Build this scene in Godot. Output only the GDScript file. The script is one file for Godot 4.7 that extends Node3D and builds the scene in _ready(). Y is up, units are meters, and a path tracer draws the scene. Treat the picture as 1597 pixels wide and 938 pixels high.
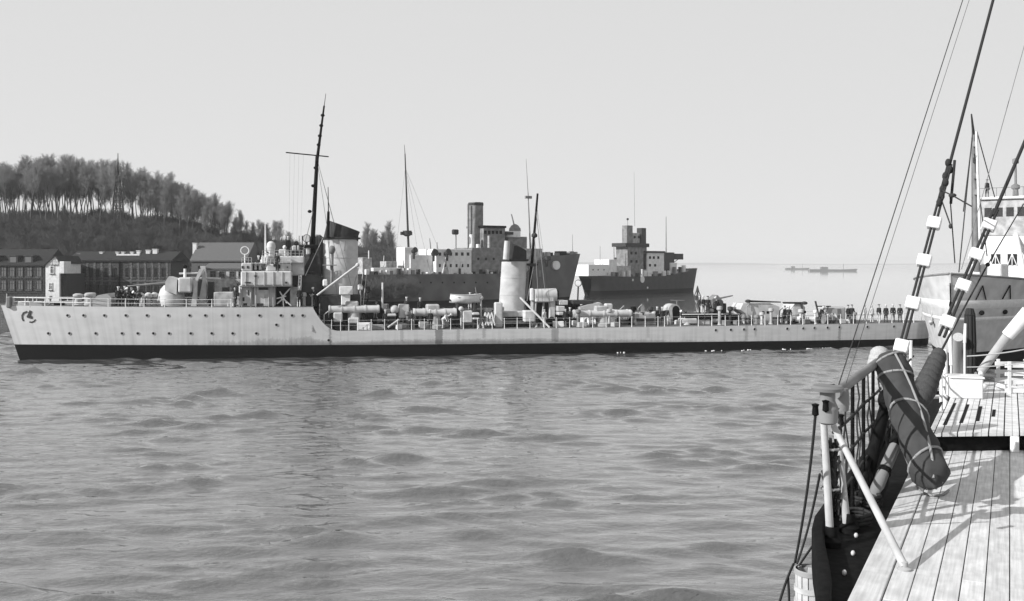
extends Node3D
# A harbour in black and white: a torpedo boat lies across the view, a depot ship, a coaster and a wooded hill with
# quayside houses behind it, the port rail and deck of a moored ship in front at the right.
# Metres, y up, the water at y = 0, the eye 8.5 m above it looking along -z.

const F := 1500.0      # focal length in the survey's units
const CX := 798.5
const HY := 412.0
const EYE := 8.5
const PHI := 0.4779    # heading of the near ship, to the right of the view
const DECK := 5.9      # its deck above the water

var M := {}
var used := {}
var rng := RandomNumberGenerator.new()

# ---------------------------------------------------------------- mesh builder
class MB:
	var st := SurfaceTool.new()
	var n := 0
	func _init():
		st.begin(Mesh.PRIMITIVE_TRIANGLES)
	func tri(a: Vector3, b: Vector3, c: Vector3, na: Vector3, nb: Vector3, nc: Vector3, ua := Vector2.ZERO, ub := Vector2.ZERO, uc := Vector2.ZERO, ca := Color.WHITE, cb := Color.WHITE, cc := Color.WHITE):
		var g := (c - a).cross(b - a)
		if g.dot(na + nb + nc) < 0.0:
			var t := b; b = c; c = t
			t = nb; nb = nc; nc = t
			var u := ub; ub = uc; uc = u
			var k := cb; cb = cc; cc = k
		st.set_normal(na); st.set_uv(ua); st.set_color(ca); st.add_vertex(a)
		st.set_normal(nb); st.set_uv(ub); st.set_color(cb); st.add_vertex(b)
		st.set_normal(nc); st.set_uv(uc); st.set_color(cc); st.add_vertex(c)
		n += 1
	func quad(a: Vector3, b: Vector3, c: Vector3, d: Vector3, nn: Vector3):
		tri(a, b, c, nn, nn, nn, Vector2(0, 0), Vector2(1, 0), Vector2(1, 1))
		tri(a, c, d, nn, nn, nn, Vector2(0, 0), Vector2(1, 1), Vector2(0, 1))
	func face(pts: Array, nn: Vector3):
		for i in range(1, pts.size() - 1):
			tri(pts[0], pts[i], pts[i + 1], nn, nn, nn)
	# box between two corners, edges chamfered by ch, turned by b about its centre
	func box(lo: Vector3, hi: Vector3, ch := 0.0, b := Basis.IDENTITY):
		var c := (lo + hi) * 0.5
		var h := ((hi - lo) * 0.5).abs()
		ch = minf(ch, minf(h.x, minf(h.y, h.z)) * 0.6)
		for ax in 3:
			for sg in [-1.0, 1.0]:
				var u := (ax + 1) % 3
				var v := (ax + 2) % 3
				var nn := Vector3.ZERO
				nn[ax] = sg
				var q := []
				for k in [[-1, -1], [1, -1], [1, 1], [-1, 1]]:
					var p := Vector3.ZERO
					p[ax] = sg * h[ax]
					p[u] = k[0] * (h[u] - ch)
					p[v] = k[1] * (h[v] - ch)
					q.append(c + b * p)
				quad(q[0], q[1], q[2], q[3], b * nn)
		if ch > 0.0:
			for ax in 3:
				var u := (ax + 1) % 3
				var v := (ax + 2) % 3
				for su in [-1.0, 1.0]:
					for sv in [-1.0, 1.0]:
						var nn := Vector3.ZERO
						nn[u] = su * 0.7071
						nn[v] = sv * 0.7071
						var q := []
						for k in [[-1, 0], [1, 0], [1, 1], [-1, 1]]:
							var p := Vector3.ZERO
							p[ax] = k[0] * (h[ax] - ch)
							p[u] = su * (h[u] - (ch if k[1] == 1 else 0.0))
							p[v] = sv * (h[v] - (0.0 if k[1] == 1 else ch))
							q.append(c + b * p)
						quad(q[0], q[1], q[2], q[3], b * nn)
			for sx in [-1.0, 1.0]:
				for sy in [-1.0, 1.0]:
					for sz in [-1.0, 1.0]:
						var s := Vector3(sx, sy, sz)
						var q := []
						for ax in 3:
							var p := Vector3(sx * (h.x - ch), sy * (h.y - ch), sz * (h.z - ch))
							p[ax] = s[ax] * h[ax]
							q.append(c + b * p)
						var nn := b * s.normalized()
						tri(q[0], q[1], q[2], nn, nn, nn)
	func tube(a: Vector3, b: Vector3, ra: float, rb := -1.0, k := 8, caps := true):
		if rb < 0.0: rb = ra
		var d := (b - a)
		if d.length() < 1e-6: return
		d = d.normalized()
		var u := d.cross(Vector3.UP if absf(d.y) < 0.9 else Vector3.RIGHT).normalized()
		var w := d.cross(u)
		var len := a.distance_to(b)
		for i in k:
			var t0 := TAU * i / k
			var t1 := TAU * (i + 1) / k
			var n0 := u * cos(t0) + w * sin(t0)
			var n1 := u * cos(t1) + w * sin(t1)
			var f0 := float(i) / k
			var f1 := float(i + 1) / k
			tri(a + n0 * ra, a + n1 * ra, b + n1 * rb, n0, n1, n1, Vector2(f0, 0), Vector2(f1, 0), Vector2(f1, len))
			tri(a + n0 * ra, b + n1 * rb, b + n0 * rb, n0, n1, n0, Vector2(f0, 0), Vector2(f1, len), Vector2(f0, len))
			if caps and k > 3:
				tri(a, a + n0 * ra, a + n1 * ra, -d, -d, -d)
				tri(b, b + n0 * rb, b + n1 * rb, d, d, d)
	func rope(pts: Array, r: float, k := 6):
		for i in pts.size() - 1:
			tube(pts[i], pts[i + 1], r, r, k, true)
	func ball(c: Vector3, r: Vector3, k := 10, rows := 6, lo := -1.0):
		for j in rows:
			var a0 := lerpf(lo, 1.0, float(j) / rows) * PI / 2
			var a1 := lerpf(lo, 1.0, float(j + 1) / rows) * PI / 2
			for i in k:
				var t0 := TAU * i / k
				var t1 := TAU * (i + 1) / k
				var p := []
				for e in [[a0, t0], [a0, t1], [a1, t1], [a1, t0]]:
					p.append(Vector3(cos(e[0]) * cos(e[1]), sin(e[0]), cos(e[0]) * sin(e[1])))
				tri(c + p[0] * r, c + p[1] * r, c + p[2] * r, p[0], p[1], p[2])
				tri(c + p[0] * r, c + p[2] * r, c + p[3] * r, p[0], p[2], p[3])
	# profile [[radius, y], ...] turned about the y axis, squeezed by sz in z, the top shifted by lean per metre
	func lathe(c: Vector3, prof: Array, k := 16, sx := 1.0, sz := 1.0, lean := 0.0):
		for j in prof.size() - 1:
			var r0: float = prof[j][0]
			var y0: float = prof[j][1]
			var r1: float = prof[j + 1][0]
			var y1: float = prof[j + 1][1]
			var sl := Vector2(y1 - y0, r0 - r1).normalized()
			for i in k:
				var t0 := TAU * i / k
				var t1 := TAU * (i + 1) / k
				var d0 := Vector3(cos(t0) * sx, 0, sin(t0) * sz)
				var d1 := Vector3(cos(t1) * sx, 0, sin(t1) * sz)
				var n0 := Vector3(cos(t0) / sx * sl.x, sl.y, sin(t0) / sz * sl.x).normalized()
				var n1 := Vector3(cos(t1) / sx * sl.x, sl.y, sin(t1) / sz * sl.x).normalized()
				var o0 := c + Vector3(lean * y0, y0, 0)
				var o1 := c + Vector3(lean * y1, y1, 0)
				if r0 > 0.0: tri(o0 + d0 * r0, o0 + d1 * r0, o1 + d1 * r1, n0, n1, n1)
				if r1 > 0.0: tri(o0 + d0 * r0, o1 + d1 * r1, o1 + d0 * r1, n0, n1, n0)
	# rows of points, smooth normals facing away from the axis line through hub
	func grid(rows: Array, away: Callable, uvs := []):
		var h := rows.size()
		var w: int = rows[0].size()
		var nn := []
		for j in h:
			var line := []
			for i in w:
				var a: Vector3 = rows[j][mini(i + 1, w - 1)] - rows[j][maxi(i - 1, 0)]
				var b: Vector3 = rows[mini(j + 1, h - 1)][i] - rows[maxi(j - 1, 0)][i]
				var g := a.cross(b)
				g = g.normalized() if g.length() > 1e-9 else Vector3.UP
				if g.dot(away.call(rows[j][i])) < 0.0: g = -g
				line.append(g)
			nn.append(line)
		for j in h - 1:
			for i in w - 1:
				var u := [Vector2.ZERO, Vector2.ZERO, Vector2.ZERO, Vector2.ZERO]
				if uvs: u = [uvs[j][i], uvs[j][i + 1], uvs[j + 1][i + 1], uvs[j + 1][i]]
				tri(rows[j][i], rows[j][i + 1], rows[j + 1][i + 1], nn[j][i], nn[j][i + 1], nn[j + 1][i + 1], u[0], u[1], u[2])
				tri(rows[j][i], rows[j + 1][i + 1], rows[j + 1][i], nn[j][i], nn[j + 1][i + 1], nn[j + 1][i], u[0], u[2], u[3])
	# flat outline (x, y) pushed from z0 to z1
	func slab(outline: Array, z0: float, z1: float):
		var poly := PackedVector2Array(outline)
		var ix := Geometry2D.triangulate_polygon(poly)
		for i in range(0, ix.size(), 3):
			for z in [z0, z1]:
				var nn := Vector3(0, 0, 1 if z == maxf(z0, z1) else -1)
				var q := []
				for k in 3: q.append(Vector3(poly[ix[i + k]].x, poly[ix[i + k]].y, z))
				tri(q[0], q[1], q[2], nn, nn, nn)
		var area := 0.0
		for i in poly.size():
			var p := poly[i]
			var q := poly[(i + 1) % poly.size()]
			area += p.x * q.y - q.x * p.y
		for i in poly.size():
			var p := poly[i]
			var q := poly[(i + 1) % poly.size()]
			var e := (q - p).normalized()
			var o := Vector2(e.y, -e.x) * (1.0 if area > 0 else -1.0)
			quad(Vector3(p.x, p.y, z0), Vector3(q.x, q.y, z0), Vector3(q.x, q.y, z1), Vector3(p.x, p.y, z1), Vector3(o.x, o.y, 0))
	func mesh() -> ArrayMesh:
		st.index()
		return st.commit()

# ---------------------------------------------------------------- things and parts
func numbered(called: String) -> String:
	if not used.has(called):
		used[called] = 0
		return called
	used[called] += 1
	return "%s_%03d" % [called, used[called]]

func thing(called: String, label: String, category: String, at := Vector3.ZERO, turn := 0.0, group := "") -> Node3D:
	var o := Node3D.new()
	o.name = numbered(called)
	add_child(o)
	o.position = at
	o.rotation.y = turn
	tag(o, label, category, group)
	return o

func tag(o: Node, label: String, category: String, group := ""):
	o.set_meta("label", label)
	o.set_meta("category", category)
	if group: o.set_meta("group", group)

func put(called: String, mesh, m: Material, parent: Node, label := "") -> MeshInstance3D:
	var o := MeshInstance3D.new()
	o.name = called
	o.mesh = mesh.mesh() if mesh is MB else mesh
	o.material_override = m
	parent.add_child(o, true)
	if label: o.set_meta("label", label)
	return o

func structure(called: String, mesh, m: Material, label := "") -> MeshInstance3D:
	var o := put(numbered(called), mesh, m, self)
	o.set_meta("kind", "structure")
	if label: o.set_meta("label", label)
	return o

func solo(called: String, mesh, m: Material, label: String, category: String, at := Vector3.ZERO, turn := 0.0, group := "") -> MeshInstance3D:
	var o := put(numbered(called), mesh, m, self)
	o.position = at
	o.rotation.y = turn
	tag(o, label, category, group)
	return o

# ---------------------------------------------------------------- survey: where a sighted point stands
func wp(px: float, py: float, d: float) -> Vector3:
	return Vector3((px - CX) * d / F, EYE - (py - HY) * d / F, -d)

# local frame of a ship or house row: origin on the water, x along it, z towards the viewer
class Fr:
	var x0: float
	var d0: float
	var th: float
	func _init(px: float, d: float, deg: float):
		d0 = d
		x0 = (px - 798.5) * d / 1500.0
		th = deg_to_rad(deg)
	func origin() -> Vector3:
		return Vector3(x0, 0, -d0)
	func p(px: float, py: float, t: float) -> Vector3:
		var k := (px - 798.5) / 1500.0
		var s := (k * (d0 - t * cos(th)) - x0 - t * sin(th)) / (cos(th) - k * sin(th))
		var z := d0 + s * sin(th) - t * cos(th)
		return Vector3(s, 8.5 - (py - 412.0) * z / 1500.0, t)
	func s(px: float, t := 0.0) -> float:
		return p(px, 412.0, t).x

# a box seen between two sighted corners; near is the lateral place of its near face
func pbox(mb: MB, fr: Fr, xa: float, ya: float, xb: float, yb: float, near: float, depth: float, ch := 0.02, base := -99.0):
	var a := fr.p(xa, yb, near)
	var b := fr.p(xb, ya, near)
	var lo := minf(a.y, b.y) if base < -90.0 else base
	mb.box(Vector3(a.x, lo, near - depth), Vector3(b.x, maxf(fr.p(xa, ya, near).y, b.y), near), ch)

func pbar(mb: MB, fr: Fr, xa: float, ya: float, xb: float, yb: float, ta: float, tb: float, ra: float, rb := -1.0, k := 8):
	mb.tube(fr.p(xa, ya, ta), fr.p(xb, yb, tb), ra, rb, k)

# near ship: local x to starboard, y up, -z forward
func nv(px: float, py: float, v: float) -> Vector3:   # sighted point in the lateral plane v
	var k := (px - CX) / F
	return nd(px, py, v / (k * cos(PHI) - sin(PHI)))
func nd(px: float, py: float, d: float) -> Vector3:   # sighted point at distance d
	var w := wp(px, py, d)
	return Vector3(w.x * cos(PHI) + w.z * sin(PHI), w.y, -(w.x * sin(PHI) - w.z * cos(PHI)))
func ny(px: float, py: float, y: float) -> Vector3:   # sighted point at height y
	return nd(px, py, (EYE - y) * F / (py - HY))

# ---------------------------------------------------------------- materials
func grey(v: float) -> Color:
	return Color(v, v, v).linear_to_srgb()

func noise_image(size: int, freq: float, seedn: int, octaves: int, lo: float, hi: float, contrast := 1.0, stretch := Vector2.ONE) -> Image:
	var n := FastNoiseLite.new()
	n.seed = seedn
	n.noise_type = FastNoiseLite.TYPE_SIMPLEX_SMOOTH
	n.frequency = freq
	n.fractal_octaves = octaves
	var src := n.get_seamless_image(int(size / stretch.x), int(size / stretch.y))
	if stretch != Vector2.ONE: src.resize(size, size, Image.INTERPOLATE_CUBIC)
	src.convert(Image.FORMAT_L8)
	var b := src.get_data()
	for i in b.size():
		var v := clampf((b[i] / 255.0 - 0.5) * contrast + 0.5, 0.0, 1.0)
		b[i] = int(pow(lerpf(lo, hi, v), 1.0 / 2.2) * 255.0)
	return Image.create_from_data(size, size, false, Image.FORMAT_L8, b)

var TX := {}
func mat(v: float, rough := 0.7, tex := "", scale := 1.0, world := false) -> StandardMaterial3D:
	var m := StandardMaterial3D.new()
	m.albedo_color = grey(v)
	m.roughness = rough
	m.metallic_specular = 0.35
	if tex:
		m.albedo_texture = TX[tex]
		m.uv1_triplanar = true
		m.uv1_world_triplanar = world
		m.uv1_scale = Vector3.ONE * scale
	return m

func textures():
	TX.blotch = ImageTexture.create_from_image(noise_image(512, 0.006, 3, 6, 0.72, 1.0, 1.5))
	TX.soft = ImageTexture.create_from_image(noise_image(512, 0.01, 5, 5, 0.8, 1.0, 1.4))
	TX.rough = ImageTexture.create_from_image(noise_image(512, 0.03, 9, 6, 0.3, 1.0, 1.9))
	TX.stain = ImageTexture.create_from_image(noise_image(512, 0.006, 23, 5, 0.62, 1.0, 1.7))
	TX.grain = ImageTexture.create_from_image(noise_image(512, 0.03, 12, 5, 0.8, 1.0, 1.4, Vector2(1, 16)))
	var ga := noise_image(512, 0.03, 41, 5, 0.78, 1.0, 1.5, Vector2(1, 16)).get_data()
	var gb := noise_image(512, 0.006, 42, 6, 0.82, 1.0, 1.6).get_data()
	for i in ga.size(): ga[i] = int(ga[i] * gb[i] / 255.0)
	TX.deck = ImageTexture.create_from_image(Image.create_from_data(512, 512, false, Image.FORMAT_L8, ga))
	TX.cloth = ImageTexture.create_from_image(noise_image(256, 0.08, 14, 4, 0.6, 1.0, 1.5))

func materials():
	textures()
	M.paint = mat(0.54, 0.6, "blotch", 0.25)          # pale naval grey
	M.paint2 = mat(0.44, 0.65, "stain", 0.3)
	M.white = mat(0.72, 0.55, "soft", 0.5)
	M.mid = mat(0.22, 0.7, "stain", 0.2)
	M.dark = mat(0.04, 0.75, "blotch", 0.5)
	M.black = mat(0.010, 0.75, "rough", 0.6)
	M.black.metallic_specular = 0.2
	M.deckgrey = mat(0.13, 0.8, "blotch", 0.6)
	M.glass = mat(0.02, 0.1)
	M.brass = mat(0.3, 0.4)
	M.navy = mat(0.02, 0.9)
	M.canvas = mat(0.45, 0.95, "cloth", 2.0)
	M.darkcanvas = mat(0.07, 0.95, "cloth", 2.0)
	M.rope = mat(0.30, 0.95, "cloth", 6.0)
	M.darkrope = mat(0.035, 0.95, "cloth", 6.0)
	M.timber = mat(0.46, 0.8, "blotch", 1.2)
	M.board = mat(0.68, 0.75, "blotch", 1.0)
	M.depot = mat(0.13, 0.75, "stain", 0.05)
	M.depotlight = mat(0.72, 0.7, "soft", 0.15)
	M.coaster = mat(0.045, 0.75, "blotch", 0.12)
	M.brick = mat(0.085, 0.9, "rough", 0.25)
	M.brick2 = mat(0.065, 0.9, "rough", 0.25)
	M.stone = mat(0.16, 0.9, "rough", 0.2)
	M.plaster = mat(0.7, 0.85, "soft", 0.3)
	M.roof = mat(0.04, 0.9, "rough", 0.4)
	M.slate = mat(0.16, 0.85, "rough", 0.4)
	M.pane = mat(0.14, 0.25)
	M.panedark = mat(0.02, 0.2)
	M.bark = mat(0.10, 0.95)
	M.twig = mat(0.25, 0.95)
	M.brush = mat(0.085, 0.95)
	M.earth = mat(0.05, 1.0, "rough", 0.09, true)

# ---------------------------------------------------------------- the place
func _ready():
	rng.seed = 4711
	var cam := Camera3D.new()
	cam.name = "camera"
	add_child(cam)
	cam.position = Vector3(0, EYE, 0)
	cam.projection = Camera3D.PROJECTION_FRUSTUM
	cam.near = 0.1
	cam.far = 60000.0
	cam.size = 0.1 * 938.0 / F
	cam.frustum_offset = Vector2(0, -0.1 * 57.0 / F)
	cam.current = true

	var we := WorldEnvironment.new()
	we.name = "surroundings"
	var env := Environment.new()
	env.background_mode = Environment.BG_SKY
	var sm := ProceduralSkyMaterial.new()
	sm.sky_top_color = grey(0.55)
	sm.sky_horizon_color = grey(0.66)
	sm.sky_curve = 0.25
	sm.ground_bottom_color = grey(0.2)
	sm.ground_horizon_color = grey(0.6)
	sm.sun_angle_max = 0.0
	var sky := Sky.new()
	sky.sky_material = sm
	env.sky = sky
	env.tonemap_mode = Environment.TONE_MAPPER_LINEAR
	env.tonemap_exposure = 1.2
	env.fog_enabled = true
	env.fog_density = 0.0002
	env.fog_light_color = grey(0.8)
	env.sdfgi_enabled = true
	env.ssao_enabled = true
	env.ssil_enabled = true
	we.environment = env
	add_child(we)

	var sun := DirectionalLight3D.new()
	sun.name = "sun"
	var az := deg_to_rad(63.0)
	var el := deg_to_rad(28.0)
	var to_sun := Vector3(-sin(az) * cos(el), sin(el), cos(az) * cos(el))
	add_child(sun)
	sun.look_at_from_position(to_sun * 100.0, Vector3.ZERO, Vector3.UP)
	sun.light_energy = 1.6
	sun.light_angular_distance = 0.5
	sun.light_color = Color(1, 1, 1)
	sun.shadow_enabled = true

	materials()
	build_water()
	build_hill()
	build_trees()
	build_houses()
	build_depot_ship()
	build_coaster()
	build_torpedo_boat()
	build_bow_ship()
	build_far_shore()
	build_foam()
	build_near_ship()
	build_crew()

# ---------------------------------------------------------------- water
func steps(lo: float, a: float, b: float, hi: float, fine: float, grow: float) -> PackedFloat32Array:
	var left := []
	var d := fine
	var x := a
	while x > lo:
		d *= grow
		x -= d
		left.append(maxf(x, lo))
	left.reverse()
	var out := PackedFloat32Array(left)
	x = a
	while x < b:
		out.append(x)
		x += fine
	d = fine
	while x < hi:
		out.append(x)
		d *= grow
		x += d
	out.append(hi)
	return out

func build_water():
	var xs := steps(-20000, -70, 60, 20000, 0.3, 1.1)
	var zs := steps(-30000, -120, -18, 2000, 0.2, 1.06)
	var w := []
	# wind waves: [heading, length, height, phase], headings near the view so that crests lie across it
	var r := RandomNumberGenerator.new()
	r.seed = 77
	for k in 46:
		var len := 0.65 * pow(5.2, r.randf())
		var dir := deg_to_rad(-99.0 + r.randfn(0.0, 17.0))
		w.append([cos(dir) * TAU / len, sin(dir) * TAU / len, 0.0072 * pow(len, 0.95), r.randf() * TAU])
	var patch := FastNoiseLite.new()
	patch.seed = 8
	patch.frequency = 0.09
	patch.fractal_octaves = 3
	var st := SurfaceTool.new()
	st.begin(Mesh.PRIMITIVE_TRIANGLES)
	for j in zs.size():
		var z := zs[j]
		for i in xs.size():
			var x := xs[i]
			var fade := clampf((130.0 + z) / 30.0, 0.0, 1.0) * clampf((-10.0 - z) / 8.0, 0.0, 1.0) * clampf((82.0 - absf(x)) / 15.0, 0.0, 1.0)
			var h := 0.0
			var gx := 0.0
			var gz := 0.0
			if fade > 0.0:
				for q in w:
					var ph: float = q[0] * x + q[1] * z + q[3]
					var c := cos(ph)
					h += q[2] * c
					var s: float = -q[2] * sin(ph)
					gx += q[0] * s
					gz += q[1] * s
				var am := fade * (0.5 + 1.0 * smoothstep(-0.25, 0.55, patch.get_noise_2d(x, z * 2.0)))
				h *= am
				gx *= am
				gz *= am
				gx *= 1.0 + 4.4 * h
				gz *= 1.0 + 4.4 * h
				h += 2.2 * h * h
			st.set_normal(Vector3(-gx, 1, -gz).normalized())
			st.set_uv(Vector2(x, z) * 0.11)
			st.set_tangent(Plane(1, 0, 0, 1))
			st.add_vertex(Vector3(x, h, z))
	var n := xs.size()
	for j in zs.size() - 1:
		for i in n - 1:
			var a := j * n + i
			st.add_index(a); st.add_index(a + 1); st.add_index(a + n + 1)
			st.add_index(a); st.add_index(a + n + 1); st.add_index(a + n)
	var m := StandardMaterial3D.new()
	m.albedo_color = grey(0.075)
	m.clearcoat_enabled = true
	m.clearcoat = 1.0
	m.clearcoat_roughness = 0.05
	m.roughness = 0.06
	m.metallic_specular = 0.71
	m.normal_enabled = true
	m.normal_scale = 0.5
	var fn := FastNoiseLite.new()
	fn.seed = 21
	fn.noise_type = FastNoiseLite.TYPE_SIMPLEX_SMOOTH
	fn.frequency = 0.028
	fn.fractal_octaves = 5
	fn.fractal_gain = 0.55
	var im := fn.get_seamless_image(512, 1024)
	im.resize(1024, 1024, Image.INTERPOLATE_CUBIC)
	im.convert(Image.FORMAT_RGBA8)
	im.bump_map_to_normal_map(14.0)
	m.normal_texture = ImageTexture.create_from_image(im)
	structure("water", st.commit(), m, "choppy grey harbour water")

# ---------------------------------------------------------------- hill
func crest(px: float) -> float:   # height of the crest's ground where it is sighted
	var t := [[-400, 350], [0, 345], [200, 345], [260, 354], [320, 366], [400, 384], [480, 396], [640, 404], [760, 409], [1000, 411]]
	for i in t.size() - 1:
		if px <= t[i + 1][0]:
			return EYE - (lerpf(t[i][1], t[i + 1][1], clampf((px - t[i][0]) / (t[i + 1][0] - t[i][0]), 0, 1)) - HY) * 258.0 / F
	return EYE

var hn := FastNoiseLite.new()
func ground(x: float, d: float) -> float:
	var c := crest(CX + x * F / 258.0)
	var q := clampf((d - 176.0) / 80.0, 0.0, 1.0)
	var y := lerpf(2.0, c, pow(q, 1.25))
	if d > 258.0: y = lerpf(c, minf(c, 3.0) - 4.0, clampf((d - 258.0) / 90.0, 0, 1))
	if d > 178.0: y += hn.get_noise_2d(x * 3.0, d * 3.0) * 0.9 * clampf((d - 178.0) / 20.0, 0, 1)
	return y

func build_hill():
	hn.seed = 31
	hn.frequency = 0.02
	var rows := []
	var d := 156.0
	while d <= 380.0:
		var line := []
		var x := -330.0
		while x <= 60.0:
			var y := ground(x, d)
			if x > -40.0: y = lerpf(y, -3.0, clampf((x + 40.0 - (d - 200.0) * 0.3) / 25.0, 0, 1))
			line.append(Vector3(x, y, -d))
			x += 3.0
		rows.append(line)
		d += 3.0
	var mb := MB.new()
	mb.grid(rows, func(_p): return Vector3.UP)
	structure("hill", mb, M.earth, "brush covered hillside rising behind the quay")
	mb = MB.new()
	mb.box(Vector3(-330, -3, -156.2), Vector3(-20, 2.05, -154.6), 0.1)
	structure("quay_wall", mb, M.stone, "stone quay wall at the water's edge")

# bare winter tree: trunk and limbs in one mesh, twigs in another
func make_tree(seedn: int, tall: float, clear: float, spread: float) -> Array:
	var r := RandomNumberGenerator.new()
	r.seed = seedn
	var tr := MB.new()
	var cr := MB.new()
	var p := Vector3.ZERO
	var dirv := Vector3(r.randfn(0, 0.05), 1, r.randfn(0, 0.05)).normalized()
	var segs := 9
	var pts := [p - dirv * 0.6]
	for i in segs:
		p += dirv * tall * 0.92 / segs
		dirv = (dirv + Vector3(r.randfn(0, 0.07), 0.06, r.randfn(0, 0.07))).normalized()
		pts.append(p)
	var r0 := tall * 0.013
	for i in segs:
		tr.tube(pts[i], pts[i + 1], r0 * (1.0 - 0.092 * i), r0 * (1.0 - 0.092 * (i + 1)), 5, false)
	for k in 20:
		var f := lerpf(clear, 0.98, pow(float(k) / 19.0, 0.9))
		var at := f * segs
		var i := mini(int(at), segs - 1)
		var b: Vector3 = pts[i].lerp(pts[i + 1], at - i)
		var t := k * 2.4 + r.randfn(0, 0.4)
		var up := lerpf(1.0, 2.6, f)
		var dd := Vector3(cos(t), up, sin(t)).normalized()
		var ln := tall * spread * lerpf(1.0, 0.45, (f - clear) / (1.0 - clear)) * r.randf_range(0.75, 1.2)
		limb(r, tr, cr, b, dd, ln, r0 * 0.36 * lerpf(1.0, 0.5, f), 1)
	return [tr.mesh(), cr.mesh()]

func limb(r: RandomNumberGenerator, tr: MB, cr: MB, at: Vector3, d: Vector3, ln: float, rad: float, depth: int):
	var p := at
	var n := 3 if depth < 3 else 2
	for i in n:
		var q := p + d * ln / n
		var ra := rad * (1.0 - 0.25 * i)
		var rb := rad * (1.0 - 0.25 * (i + 1))
		(tr if depth == 1 else cr).tube(p, q, ra, rb, 3, false)
		if depth < 4:
			var kids: int = [0, 3, 3, 2][depth]
			for k in kids:
				var b := p.lerp(q, r.randf_range(0.2, 1.0))
				var side := Vector3(r.randfn(0, 1), r.randfn(0.25, 0.7), r.randfn(0, 1)).normalized()
				limb(r, tr, cr, b, (d + side * 0.8).normalized(), ln * r.randf_range(0.36, 0.55), maxf(rad * 0.5, 0.013), depth + 1)
		p = q
		d = (d + Vector3(r.randfn(0, 0.16), 0.1, r.randfn(0, 0.16))).normalized()

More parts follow.
